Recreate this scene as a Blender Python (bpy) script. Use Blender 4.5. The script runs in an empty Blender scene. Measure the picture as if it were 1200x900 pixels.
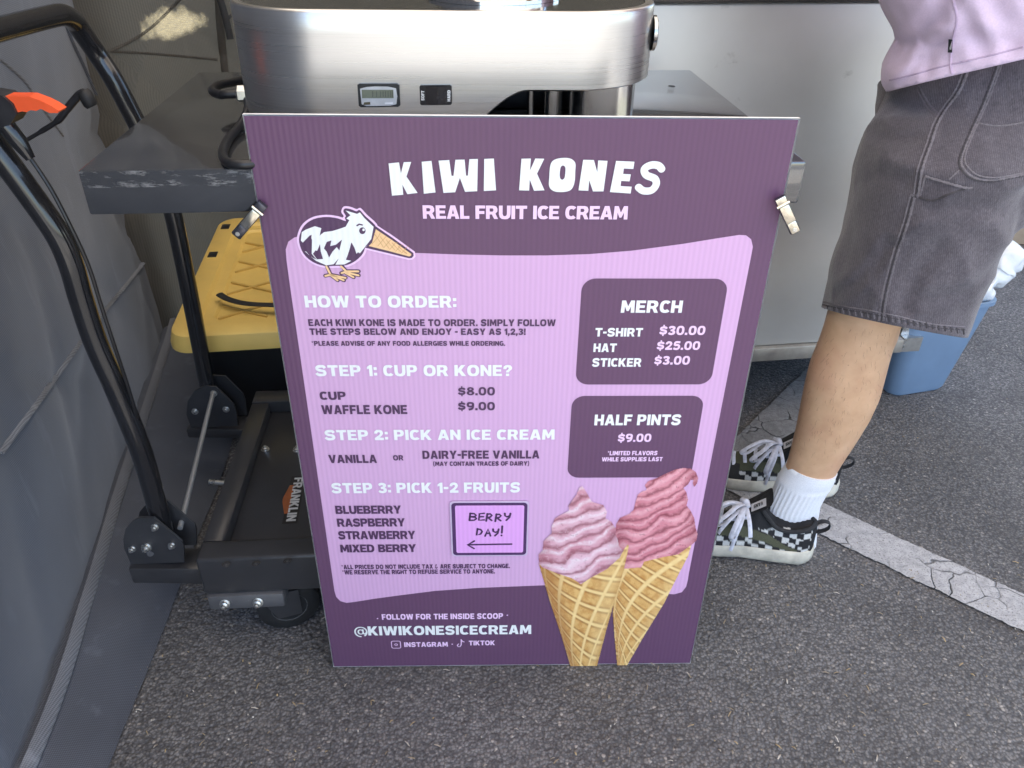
import bpy, bmesh, math, random
from mathutils import Vector, Matrix, noise
from mathutils.bvhtree import BVHTree

random.seed(7)
SC = bpy.context.scene
COL = SC.collection
RAD = math.radians
V = Vector

# ------------------------------------------------------------------ camera
CAM_H, PITCH, ROLL, F_PX = 1.1388, 0.5685, -0.0121, 935.0
FW = V((0, math.cos(PITCH), -math.sin(PITCH)))
_r = V((1, 0, 0)); _d = FW.cross(_r)
CR = _r * math.cos(ROLL) + _d * math.sin(ROLL)
CD = -_r * math.sin(ROLL) + _d * math.cos(ROLL)
CPOS = V((0, 0, CAM_H))
cam_d = bpy.data.cameras.new('camera'); cam = bpy.data.objects.new('camera', cam_d); COL.objects.link(cam)
m = Matrix.Identity(4)
for i in range(3):
    m[i][0] = CR[i]; m[i][1] = -CD[i]; m[i][2] = -FW[i]; m[i][3] = CPOS[i]
cam.matrix_world = m
cam_d.sensor_width = 36; cam_d.lens = F_PX / 1200 * 36
cam_d.clip_start = 0.02; cam_d.clip_end = 500
SC.camera = cam

# ------------------------------------------------------------------ light
SUN_EL, SUN_AZ = 62.0, 200.0          # azimuth the light comes FROM, clockwise from +Y
w = bpy.data.worlds.new('World'); SC.world = w; w.use_nodes = True
wn = w.node_tree.nodes; wn.clear()
sky = wn.new('ShaderNodeTexSky'); sky.sky_type = 'NISHITA'; sky.sun_disc = False
sky.sun_elevation = RAD(SUN_EL); sky.sun_rotation = RAD(SUN_AZ)
bg = wn.new('ShaderNodeBackground'); bg.inputs['Strength'].default_value = 0.10
wo = wn.new('ShaderNodeOutputWorld')
w.node_tree.links.new(sky.outputs[0], bg.inputs[0]); w.node_tree.links.new(bg.outputs[0], wo.inputs[0])
sd = bpy.data.lights.new('sun', 'SUN'); sd.energy = 4.0; sd.angle = RAD(0.5); sd.color = (1, .95, .87)
sun = bpy.data.objects.new('sun', sd); COL.objects.link(sun)
a, e = RAD(SUN_AZ), RAD(SUN_EL)
to_sun = V((math.sin(a) * math.cos(e), math.cos(a) * math.cos(e), math.sin(e)))
sun.rotation_euler = to_sun.to_track_quat('Z', 'Y').to_euler(); sun.location = to_sun * 10
SC.view_settings.view_transform = 'Standard'; SC.view_settings.look = 'None'
SC.view_settings.gamma = 1; SC.view_settings.exposure = 2.34

# ------------------------------------------------------------------ helpers
def ray(px, py): return FW + CR * ((px - 600) / F_PX) + CD * ((py - 450) / F_PX)
def GZ(px, py, z=0.0):
    v = ray(px, py); return CPOS + v * ((z - CAM_H) / v.z)
def PY(px, py, y):
    v = ray(px, py); return CPOS + v * (y / v.y)
def PL(px, py, p, n):
    v = ray(px, py); return CPOS + v * ((p - CPOS).dot(n) / v.dot(n))
def srgb(r, g, b):
    f = lambda c: (c / 255 / 12.92) if c / 255 <= .04045 else ((c / 255 + .055) / 1.055) ** 2.4
    return (f(r), f(g), f(b))

class MB:
    def __init__(s): s.v = []; s.f = []; s.c = None
    def add(s, vs, fs):
        o = len(s.v); s.v += [V(p) for p in vs]; s.f += [[i + o for i in f] for f in fs]; return s
    def box(s, lo, hi, M=None, bevel=0.0, seg=2):
        bm = bmesh.new(); bmesh.ops.create_cube(bm, size=1)
        lo, hi = V(lo), V(hi)
        for v in bm.verts:
            v.co = V([lo[i] + (v.co[i] + .5) * (hi[i] - lo[i]) for i in range(3)])
        if bevel > 0:
            bmesh.ops.bevel(bm, geom=list(bm.edges), offset=bevel, segments=seg, profile=.5, affect='EDGES')
        if M is not None: bmesh.ops.transform(bm, matrix=M, verts=bm.verts)
        bm.verts.ensure_lookup_table(); bm.verts.index_update()
        s.add([v.co.copy() for v in bm.verts], [[v.index for v in f.verts] for f in bm.faces]); bm.free(); return s
    def loft(s, rings, cap=True, closed=True):
        n = len(rings[0]); o = len(s.v)
        for r in rings: s.v += [V(p) for p in r]
        for i in range(len(rings) - 1):
            for j in range(n if closed else n - 1):
                k = (j + 1) % n
                s.f.append([o + i * n + j, o + i * n + k, o + (i + 1) * n + k, o + (i + 1) * n + j])
        if cap and closed:
            s.f.append([o + j for j in range(n)][::-1]); s.f.append([o + (len(rings) - 1) * n + j for j in range(n)])
        return s
    def tube(s, pts, r, n=12, cap=True, flat=1.0, up=None):
        pts = [V(p) for p in pts]; rings = []; prev = None
        for i, p in enumerate(pts):
            t = (pts[min(i + 1, len(pts) - 1)] - pts[max(i - 1, 0)]).normalized()
            if prev is None:
                u = V(up) if up is not None else (V((0, 0, 1)) if abs(t.z) < .9 else V((1, 0, 0)))
            else: u = prev
            u = (u - t * u.dot(t)).normalized(); b = t.cross(u); prev = u
            rr = r[i] if isinstance(r, (list, tuple)) else r
            rings.append([p + (u * math.cos(2 * math.pi * k / n) * flat + b * math.sin(2 * math.pi * k / n)) * rr for k in range(n)])
        return s.loft(rings, cap)
    def cyl(s, a, b, r, n=24, r2=None):
        return s.tube([a, b], [r, r if r2 is None else r2], n)
    def lathe(s, c, axis, prof, n=40):
        c = V(c); ax = V(axis).normalized(); u = (V((0, 0, 1)) if abs(ax.z) < .9 else V((1, 0, 0)))
        u = (u - ax * u.dot(ax)).normalized(); b = ax.cross(u)
        return s.loft([[c + ax * h + (u * math.cos(2 * math.pi * k / n) + b * math.sin(2 * math.pi * k / n)) * max(r, 1e-5) for k in range(n)] for r, h in prof], True)
    def prism(s, poly, ext):
        """poly: 3D points (planar), extruded by vector ext"""
        n = len(poly); ext = V(ext); A = [V(p) for p in poly]
        s.add(A + [p + ext for p in A], [list(range(n))[::-1], list(range(n, 2 * n))] + [[i, (i + 1) % n, n + (i + 1) % n, n + i] for i in range(n)])
        return s

def spline(pts, k=8):
    pts = [V(p) for p in pts]; out = []
    for i in range(len(pts) - 1):
        p0 = pts[max(i - 1, 0)]; p1 = pts[i]; p2 = pts[i + 1]; p3 = pts[min(i + 2, len(pts) - 1)]
        for j in range(k):
            t = j / k
            out.append(.5 * ((2 * p1) + (p2 - p0) * t + (2 * p0 - 5 * p1 + 4 * p2 - p3) * t * t + (3 * p1 - p0 - 3 * p2 + p3) * t ** 3))
    out.append(pts[-1]); return out

def obj(name, mb, mat, parent=None, smooth=True, angle=40, fix=True):
    me = bpy.data.meshes.new(name)
    org = V((0, 0, 0))
    if parent is not None:
        p = parent
        while p is not None: org = org + p.location; p = p.parent
    me.from_pydata([tuple(v - org) for v in mb.v], [], mb.f); me.update()
    if fix:
        bm = bmesh.new(); bm.from_mesh(me); bmesh.ops.recalc_face_normals(bm, faces=bm.faces); bm.to_mesh(me); bm.free()
    if mb.c is not None:
        at = me.color_attributes.new('col', 'FLOAT_COLOR', 'POINT')
        for i, c in enumerate(mb.c): at.data[i].color = (c[0], c[1], c[2], 1)
    if smooth and len(me.polygons):
        me.polygons.foreach_set('use_smooth', [True] * len(me.polygons))
        me.set_sharp_from_angle(angle=RAD(angle))
    o = bpy.data.objects.new(name, me); COL.objects.link(o)
    if mat: me.materials.append(mat)
    if parent is not None: o.parent = parent
    return o

def tag(o, label=None, cat=None, group=None, kind=None):
    for k, v in (('label', label), ('category', cat), ('group', group), ('kind', kind)):
        if v: o[k] = v
    return o
def thing(name, loc, label, cat, group=None):
    o = bpy.data.objects.new(name, None); COL.objects.link(o); o.location = loc; o.empty_display_size = .05
    return tag(o, label, cat, group)

# ------------------------------------------------------------------ materials
class NT:
    def __init__(s, name):
        s.m = bpy.data.materials.new(name); s.m.use_nodes = True; s.t = s.m.node_tree; s.n = s.t.nodes
        s.b = s.n['Principled BSDF']; s.out = s.n['Material Output']
    def L(s, a, b): s.t.links.new(a, b)
    def node(s, ty, **kw):
        n = s.n.new(ty)
        for k, v in kw.items():
            if k in n.inputs: n.inputs[k].default_value = v
            else: setattr(n, k, v)
        return n
    def coord(s, kind='Object', scale=None):
        c = s.node('ShaderNodeTexCoord').outputs[kind]
        if scale is not None:
            mp = s.node('ShaderNodeMapping'); mp.inputs['Scale'].default_value = scale; s.L(c, mp.inputs[0]); c = mp.outputs[0]
        return c
    def noise(s, c, scale, detail=3, rough=.55):
        n = s.node('ShaderNodeTexNoise', Scale=scale, Detail=detail, Roughness=rough); s.L(c, n.inputs['Vector']); return n.outputs['Fac']
    def ramp(s, fac, stops):
        r = s.node('ShaderNodeValToRGB'); el = r.color_ramp.elements
        while len(el) < len(stops): el.new(.5)
        for e_, (p, c) in zip(el, stops):
            e_.position = p; e_.color = (*c, 1) if isinstance(c, (tuple, list)) else (c, c, c, 1)
        s.L(fac, r.inputs[0]); return r.outputs[0]
    def mix(s, fac, a, b, mode='MIX'):
        n = s.node('ShaderNodeMix', data_type='RGBA', blend_type=mode)
        for i, x in ((0, fac), (6, a), (7, b)):
            if hasattr(x, 'is_linked'): s.L(x, n.inputs[i])
            else: n.inputs[i].default_value = (*x, 1) if isinstance(x, (tuple, list)) and len(x) == 3 else x
        return n.outputs[2]
    def math(s, op, a, b=0.0, c=0.0):
        n = s.node('ShaderNodeMath', operation=op)
        for i, x in enumerate((a, b, c)):
            if hasattr(x, 'is_linked'): s.L(x, n.inputs[i])
            else: n.inputs[i].default_value = x
        return n.outputs[0]
    def bump(s, h, strength=.3, dist=.001, prev=None):
        n = s.node('ShaderNodeBump', Strength=strength, Distance=dist); s.L(h, n.inputs['Height'])
        if prev is not None: s.L(prev, n.inputs['Normal'])
        s.L(n.outputs[0], s.b.inputs['Normal']); return n.outputs[0]
    def set(s, **kw):
        for k, v in kw.items():
            i = s.b.inputs[k.replace('_', ' ')]
            if hasattr(v, 'is_linked'): s.L(v, i)
            else: i.default_value = (*v, 1) if isinstance(v, (tuple, list)) and len(v) == 3 and i.type == 'RGBA' else v
        return s

def plain(name, col, rough=.5, metal=0.0, var=.12, vs=60, bump=0.0, bs=400, bd=.0006, **kw):
    t = NT(name); c = t.coord()
    nz = t.noise(c, vs, 4)
    lo = tuple(x * (1 - var) for x in col); hi = tuple(min(1, x * (1 + var)) for x in col)
    t.set(Base_Color=t.ramp(nz, [(.3, lo), (.7, hi)]), Metallic=metal, **kw)
    rn = t.noise(c, vs * .5, 3)
    t.set(Roughness=t.ramp(rn, [(.3, max(.02, rough * .8)), (.7, min(1, rough * 1.2))]))
    if bump: t.bump(t.noise(c, bs, 3), bump, bd)
    return t.m

def m_asphalt():
    t = NT('asphalt'); c = t.coord()
    wob = t.node('ShaderNodeTexNoise', Scale=90.0, Detail=2.0); t.L(c, wob.inputs['Vector'])
    cw = t.mix(.006, c, wob.outputs['Color'], 'ADD')
    v1 = t.node('ShaderNodeTexVoronoi', Scale=200.0); t.L(cw, v1.inputs['Vector'])
    v2 = t.node('ShaderNodeTexVoronoi', Scale=95.0); t.L(cw, v2.inputs['Vector'])
    big = t.noise(c, 2.5, 4)
    sep = t.node('ShaderNodeSeparateColor'); t.L(v1.outputs['Color'], sep.inputs[0])
    sep2 = t.node('ShaderNodeSeparateColor'); t.L(v2.outputs['Color'], sep2.inputs[0])
    base = t.ramp(sep.outputs[0], [(0.0, (.092, .089, .090)), (.5, (.150, .144, .143)), (.85, (.195, .187, .183)), (.965, (.19, .18, .17)), (1.0, (.36, .33, .30))])
    st = t.ramp(sep2.outputs[1], [(.0, 0.0), (.90, 0.0), (.93, 1.0)])
    near = t.ramp(v2.outputs['Distance'], [(.28, 1.0), (.42, 0.0)])
    msk = t.math('MULTIPLY', st, near)
    base = t.mix(msk, base, t.ramp(sep2.outputs[2], [(0, (.09, .082, .08)), (1, (.24, .22, .2))]))
    base = t.mix(t.ramp(v1.outputs['Distance'], [(.38, 0.0), (.62, .62)]), base, (.042, .041, .043))
    base = t.mix(1.0, base, t.ramp(big, [(.3, .80), (.5, 1.0), (.7, 1.22)]), 'MULTIPLY')
    stain = t.ramp(t.noise(c, 5.5, 5, .65), [(.56, 0.0), (.68, .42)]); base = t.mix(stain, base, (.045, .042, .042))
    pale = t.ramp(t.noise(c, 11, 5, .7), [(.60, 0.0), (.72, .30)]); base = t.mix(pale, base, (.21, .195, .185))
    cv = t.node('ShaderNodeTexVoronoi', Scale=1.1, feature='DISTANCE_TO_EDGE'); cw2 = t.mix(.25, c, t.node('ShaderNodeTexNoise', Scale=5.0, Detail=6.0).outputs['Color'], 'ADD'); t.L(cw2, cv.inputs['Vector'])
    ck = t.math('MULTIPLY', t.ramp(cv.outputs['Distance'], [(.0015, .8), (.004, 0.0)]), t.ramp(t.noise(c, 3, 2), [(.5, 0.0), (.58, 1.0)])); base = t.mix(ck, base, (.02, .02, .02))
    t.set(Base_Color=base, Roughness=.78, Specular_IOR_Level=.35)
    h = t.math('SUBTRACT', 1.0, v1.outputs['Distance'])
    h = t.math('ADD', h, t.math('MULTIPLY', t.math('SUBTRACT', 1.0, v2.outputs['Distance']), 1.2))
    t.bump(h, .55, .004); return t.m

def m_paint(k=1.0):
    t = NT('road_paint'); c = t.coord()
    wob = t.node('ShaderNodeTexNoise', Scale=14.0, Detail=3.0); t.L(c, wob.inputs['Vector'])
    cw = t.mix(.05, c, wob.outputs['Color'], 'ADD')
    v = t.node('ShaderNodeTexVoronoi', Scale=15.0, feature='DISTANCE_TO_EDGE'); t.L(cw, v.inputs['Vector'])
    crack = t.ramp(v.outputs['Distance'], [(.008, 1.0), (.026, 0.0)])
    gap = t.ramp(t.noise(c, 9, 3), [(.44, 0.0), (.60, 1.0)])
    crack = t.math('MULTIPLY', crack, gap)
    g = t.node('ShaderNodeTexVoronoi', Scale=230.0); t.L(c, g.inputs['Vector'])
    pit = t.ramp(t.noise(c, 260, 4, .7), [(.52, 0.0), (.66, .85)])
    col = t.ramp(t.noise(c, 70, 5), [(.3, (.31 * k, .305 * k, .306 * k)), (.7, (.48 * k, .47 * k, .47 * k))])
    col = t.mix(pit, col, (.11, .105, .105)); col = t.mix(crack, col, (.03, .03, .03))
    t.set(Base_Color=col, Roughness=.75)
    h = t.math('SUBTRACT', t.math('MULTIPLY', t.noise(c, 220, 4), 1.0), t.math('MULTIPLY', crack, 2.0))
    t.bump(h, .6, .003); return t.m

def m_fabric(name, col, trans=0.0, tcol=None, dirs='ZY', sheer=None):
    t = NT(name); c = t.coord()
    w1 = t.node('ShaderNodeTexWave', Scale=105.0, Distortion=.4, Detail=1.0); w1.bands_direction = dirs[0]; t.L(c, w1.inputs['Vector'])
    w2 = t.node('ShaderNodeTexWave', Scale=105.0, Distortion=.4, Detail=1.0); w2.bands_direction = dirs[1]; t.L(c, w2.inputs['Vector'])
    fine = t.math('MULTIPLY', t.math('ADD', w1.outputs['Fac'], w2.outputs['Fac']), .5)
    nz = t.noise(c, 3, 5, .55)
    lo = tuple(x * .86 for x in col); hi = tuple(x * 1.16 for x in col)
    base = t.ramp(nz, [(.3, lo), (.7, hi)])
    base = t.mix(1.0, base, t.ramp(fine, [(.15, .62), (.85, 1.36)]), 'MULTIPLY')
    streak = t.ramp(t.noise(t.coord(scale=(16, 16, 3)), 1.0, 5, .65), [(.58, 0.0), (.72, .45)])
    base = t.mix(streak, base, tuple(min(1, x * 1.9 + .01) for x in col))
    t.set(Base_Color=base, Roughness=.62, Specular_IOR_Level=.35, Sheen_Weight=.25, Sheen_Roughness=.4)
    t.bump(fine, .3, .001)
    if trans > 0:
        tr = t.node('ShaderNodeBsdfTranslucent'); tr.inputs[0].default_value = (*(tcol or col), 1)
        mx = t.node('ShaderNodeMixShader'); mx.inputs[0].default_value = trans
        t.L(t.b.outputs[0], mx.inputs[1]); t.L(tr.outputs[0], mx.inputs[2]); t.L(mx.outputs[0], t.out.inputs[0])
        if sheer is not None:            # a worn-thin spot one can see through
            vd = t.node('ShaderNodeVectorMath', operation='SUBTRACT'); t.L(c, vd.inputs[0]); vd.inputs[1].default_value = sheer
            vs = t.node('ShaderNodeVectorMath', operation='MULTIPLY'); t.L(vd.outputs[0], vs.inputs[0]); vs.inputs[1].default_value = (11, 8, 24)
            vl = t.node('ShaderNodeVectorMath', operation='LENGTH'); t.L(vs.outputs[0], vl.inputs[0])
            dd = t.math('ADD', vl.outputs['Value'], t.math('MULTIPLY', t.math('SUBTRACT', t.noise(c, 24, 4, .6), .5), 1.5))
            k = t.ramp(dd, [(.45, .62), (.95, 0.0)]); tp = t.node('ShaderNodeBsdfTransparent'); m2 = t.node('ShaderNodeMixShader')
            t.L(k, m2.inputs[0]); t.L(mx.outputs[0], m2.inputs[1]); t.L(tp.outputs[0], m2.inputs[2]); t.L(m2.outputs[0], t.out.inputs[0])
    return t.m

def m_brushed(name, col=(.62, .61, .59), rough=.26, scale=(3, 3, 900), metal=1.0):
    t = NT(name); c = t.coord(scale=scale)
    n1 = t.noise(c, 1.0, 3)
    t.set(Base_Color=t.ramp(n1, [(.3, tuple(x * .95 for x in col)), (.7, tuple(min(1, x * 1.04) for x in col))]), Metallic=metal)
    t.set(Roughness=t.ramp(n1, [(.3, rough * .88), (.7, rough * 1.12)]))
    return t.m

def m_black_steel(name, col=(.032, .032, .035), rough=.28, dust=.07):
    t = NT(name); c = t.coord()
    d = t.ramp(t.noise(c, 14, 6, .7), [(.45, 0.0), (.75, dust)])
    sp = t.ramp(t.noise(c, 160, 3, .7), [(.66, 0.0), (.74, dust)])
    base = t.mix(d, col, (.16, .16, .165)); base = t.mix(sp, base, (.22, .22, .22))
    t.set(Base_Color=base, Roughness=t.ramp(d, [(0, rough), (.25, min(1, rough + .25))]))
    t.set(Specular_IOR_Level=.7); return t.m

MA = m_asphalt(); MPAINT = m_paint()
M_STEELBOLT = plain('zinc_bolt', (.62, .62, .6), .3, 1.0, .15, 200)
M_BLACK = m_black_steel('black_powder_coat')
M_GLOSSBLK = plain('gloss_black_tube', (.014, .014, .016), .16, 0, .2, 30, Coat_Weight=.5, Coat_Roughness=.08)
M_MATBLK = plain('matte_black_tube', (.02, .02, .023), .42, 0, .2, 60, bump=.1)
M_RUBBER = plain('black_rubber', (.014, .014, .015), .62, 0, .25, 90, bump=.2)
M_CABLE = plain('black_cable', (.012, .012, .014), .35, 0, .1, 80)

# ================================================================== SETTING
def sheet(name, pts, mat, **k):
    mb = MB(); mb.add(pts, [list(range(len(pts)))]); return obj(name, mb, mat, smooth=False)
g = MB(); g.add([(-120, -120, 0), (120, -120, 0), (120, 160, 0), (-120, 160, 0)], [[0, 1, 2, 3]])
tag(obj('ground', g, MA, smooth=False), kind='structure')
# added pale slabs behind the photographer: bounce light, and bands mirrored in the steel
m_conc = plain('concrete', (.23, .215, .195), .85, 0, .18, 5, bump=.3, bs=120, bd=.002)
for xa, xb in ((-9, -1.15), (-.85, -.33), (-.25, .38), (.55, .75), (1.1, 9)):
    pv = MB(); pv.box((xa, -7.2, -.05), (xb, -.75, .004)); tag(obj('added_bounce_slab', pv, m_conc, smooth=False), kind='structure')
m_dry = plain('dry_grass', (.13, .105, .05), .9, 0, .5, 30, bump=.6, bs=60, bd=.02)
dg_ = MB(); dg_.box((-9, 4.3, -.05), (2.0, 14, .005)); tag(obj('verge', dg_, m_dry, smooth=False), kind='structure')

def strip(a, b, width, z=.004, n=60, seed=0, ext=(0, 0)):
    a, b = V(a), V(b); d = (b - a); L = d.length; d.normalize(); nn = V((-d.y, d.x, 0)); mb = MB(); vs = []
    a = a - d * ext[0]; b = b + d * ext[1]; n = int((b - a).length / .006)
    for i in range(n + 1):
        p = a.lerp(b, i / n)
        for s_ in (-1, 1):
            j = (noise.noise(V((i * .11, s_ * 7 + seed, 0))) * .003 + noise.noise(V((i * .6, s_ * 3 + seed, 4))) * .0035 + max(0, noise.noise(V((i * .16, s_ * 5 + seed, 9))) - .25) * -s_ * .02)
            q = p + nn * (s_ * width / 2 + j); vs.append((q.x, q.y, z))
    mb.add(vs, [[2 * i, 2 * i + 2, 2 * i + 3, 2 * i + 1] for i in range(n)]); return mb
A_ = GZ(1200, 720); B_ = GZ(956, 606)
tag(obj('painted_line', strip(A_, B_, .098, .004, ext=(1.15, .23)), MPAINT, smooth=False), kind='structure')
A2 = GZ(850, 560); B2 = GZ(925, 483)
tag(obj('painted_line', strip(A2, B2, .10, .006, seed=40, ext=(.02, 2.5)), m_paint(.55), smooth=False), kind='structure')  # worn stretch; the shade over it is also put into the darker paint
# ================================================================== MENU SIGN
from mathutils.geometry import tessellate_polygon
SG_O = V((.0074, .8889, .002)); SG_YAW, SG_LEAN, SG_ROT = .0283, .0021, -.0023
_ex = V((math.cos(SG_YAW), math.sin(SG_YAW), 0)); _n = V((-math.sin(SG_YAW), math.cos(SG_YAW), 0))
_ev = V((0, 0, math.cos(SG_LEAN))) + _n * math.sin(SG_LEAN)
EX = _ex * math.cos(SG_ROT) + _ev * math.sin(SG_ROT); EV = -_ex * math.sin(SG_ROT) + _ev * math.cos(SG_ROT)
EN = EX.cross(EV)                      # towards the viewer
if EN.y > 0: EN = -EN
SW, SH = .6096, .9144
def S(px, py):
    p = PL(px, py, SG_O, EN) - SG_O; return (p.dot(EX), p.dot(EV))
def SP(u, v, off=0.0): return SG_O + EX * u + EV * v + EN * off

def m_print(name, col, rough=.34, flute=True, var=.04):
    t = NT(name); c = t.coord()
    wv = t.node('ShaderNodeTexWave', Scale=48.0, Distortion=0.15, Detail=1.0); wv.bands_direction = 'X'; t.L(c, wv.inputs['Vector'])
    f = wv.outputs['Fac']
    k = t.ramp(f, [(0, 1 - var), (1, 1 + var * .6)])
    t.set(Base_Color=t.mix(1.0, col, k, 'MULTIPLY'), Specular_IOR_Level=.4)
    t.set(Roughness=t.ramp(t.noise(c, 25, 4), [(.3, rough * .85), (.7, rough * 1.2)]))
    if flute: t.bump(f, .10, .0012)
    return t.m
def m_print_vc(name):
    t = NT(name); a = t.node('ShaderNodeAttribute', attribute_name='col'); t.set(Base_Color=a.outputs['Color'], Roughness=.36, Specular_IOR_Level=.4); return t.m
C_PURPLE = srgb(101, 71, 98); C_LILAC = srgb(210, 168, 206); C_PINK = srgb(240, 205, 238); C_WHITE = (.84, .86, .85)
MP_PURPLE = m_print('print_purple', C_PURPLE); MP_LILAC = m_print('print_lilac', C_LILAC)
MP_WHITE = m_print('print_white', C_WHITE, var=.02); MP_PINK = m_print('print_pink', C_PINK, var=.02)
MP_DARK = m_print('print_dark', srgb(84, 58, 88)); MP_TAN = m_print('print_tan', srgb(240, 200, 150), var=.02)
MP_TANLINE = m_print('print_tan_line', srgb(196, 150, 96), var=.02); MP_VC = m_print_vc('print_photo')
M_PLASTICW = plain('white_corrugated_plastic', (.82, .82, .82), .45, 0, .05, 90)

def flat(loops, off, mb=None):
    """filled polygon(s) with holes, loops of (u,v) on the sign face"""
    mb = mb or MB(); L3 = [[V((u, v, 0)) for u, v in l] for l in loops]
    tris = tessellate_polygon(L3); pts = [p for l in L3 for p in l]
    mb.add([SP(p.x, p.y, off) for p in pts], [list(t) for t in tris]); return mb
def pxl(pts): return [S(x, y) for x, y in pts]
def rrect(u0, v0, u1, v1, r, k=7):
    o = []
    for cx, cy, a0 in ((u1 - r, v1 - r, 0), (u0 + r, v1 - r, 90), (u0 + r, v0 + r, 180), (u1 - r, v0 + r, 270)):
        for i in range(k + 1):
            an = RAD(a0 + 90 * i / k); o.append((cx + r * math.cos(an), cy + r * math.sin(an)))
    return o
def smooth_loop(pts, k=5):
    n = len(pts); out = []
    for i in range(n):
        p0, p1, p2, p3 = [V((*pts[(i + j) % n], 0)) for j in (-1, 0, 1, 2)]
        for j in range(k):
            t = j / k
            q = .5 * ((2 * p1) + (p2 - p0) * t + (2 * p0 - 5 * p1 + 4 * p2 - p3) * t * t + (3 * p1 - p0 - 3 * p2 + p3) * t ** 3)
            out.append((q.x, q.y))
    return out
def stroke(pts, w, off, mb=None, k=5, caps=True):
    """thick poly-line in (u,v)"""
    mb = mb or MB(); P = [V((*p, 0)) for p in pts]; n = len(P); Lf, Rt = [], []
    for i in range(n):
        t = (P[min(i + 1, n - 1)] - P[max(i - 1, 0)]).normalized(); nn = V((-t.y, t.x, 0)) * (w / 2)
        Lf.append(P[i] + nn); Rt.append(P[i] - nn)
    o = [SP(p.x, p.y, off) for p in Lf] + [SP(p.x, p.y, off) for p in Rt]
    mb.add(o, [[i, i + 1, n + i + 1, n + i] for i in range(n - 1)])
    if caps:
        for p in (P[0], P[-1]):
            mb.add([SP(p.x + math.cos(a_ * math.pi / 6) * w / 2, p.y + math.sin(a_ * math.pi / 6) * w / 2, off + 1e-5) for a_ in range(12)], [list(range(12))])
    return mb

# heavy block letters: each glyph is a list of polygons (outline + holes) on a unit cap height
def _arc(cx, cy, rx, ry, a0, a1, t, n=18, ex=2.5):
    def pt(an, r1, r2):
        c, s_ = math.cos(an), math.sin(an); return (cx + math.copysign(abs(c) ** (2 / ex), c) * r1, cy + math.copysign(abs(s_) ** (2 / ex), s_) * r2)
    A = [RAD(a0 + (a1 - a0) * i / n) for i in range(n + 1)]
    return [[pt(a, rx, ry) for a in A] + [pt(a, rx - t, ry - t * .82) for a in A[::-1]]]
def _ring(cx, cy, rx, ry, t, n=28, ex=2.5):
    def pt(an, r1, r2):
        c, s_ = math.cos(an), math.sin(an); return (cx + math.copysign(abs(c) ** (2 / ex), c) * r1, cy + math.copysign(abs(s_) ** (2 / ex), s_) * r2)
    A = [2 * math.pi * i / n for i in range(n)]
    return [[pt(a, rx, ry) for a in A], [pt(a, rx - t, ry - t * .82) for a in A]]
def _pth(pts, t):
    P = spline([(*p, 0) for p in pts], 4); L_, R_ = [], []
    for i, p in enumerate(P):
        d = (P[min(i + 1, len(P) - 1)] - P[max(i - 1, 0)]).normalized(); nn = V((-d.y, d.x, 0)) * (t / 2); L_.append(p + nn); R_.append(p - nn)
    return [[(p.x, p.y) for p in L_ + R_[::-1]]]
_S = [(.82, .72), (.70, .87), (.46, .89), (.22, .84), (.14, .70), (.24, .57), (.46, .51), (.70, .44), (.78, .29), (.68, .15), (.45, .11), (.20, .14), (.07, .29)]
_B = [[(0, 0), (0, 1), (.58, 1), (.78, .95), (.86, .77), (.82, .60), (.71, .52), (.86, .44), (.92, .27), (.84, .06), (.62, 0)], [(.29, .63), (.29, .80), (.52, .80), (.57, .715), (.52, .63)], [(.29, .2), (.29, .40), (.55, .40), (.61, .3), (.55, .2)]]
_R = [[(0, 0), (0, 1), (.58, 1), (.80, .94), (.90, .76), (.89, .56), (.74, .40), (.95, 0), (.64, 0), (.46, .34), (.29, .34), (.29, 0)], [(.29, .55), (.29, .79), (.52, .79), (.60, .67), (.52, .55)]]
def _r(x0, y0, x1, y1): return [(x0, y0), (x0, y1), (x1, y1), (x1, y0)]
_8 = [[(.43 + math.cos(a * .314) * .43, .29 + math.sin(a * .314) * .29) for a in range(20)], [(.43 + math.cos(a * .314) * .16, .28 + math.sin(a * .314) * .10) for a in range(20)]]
_8b = [[(.43 + math.cos(a * .314) * .38, .75 + math.sin(a * .314) * .25) for a in range(20)], [(.43 + math.cos(a * .314) * .13, .75 + math.sin(a * .314) * .08) for a in range(20)]]
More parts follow.
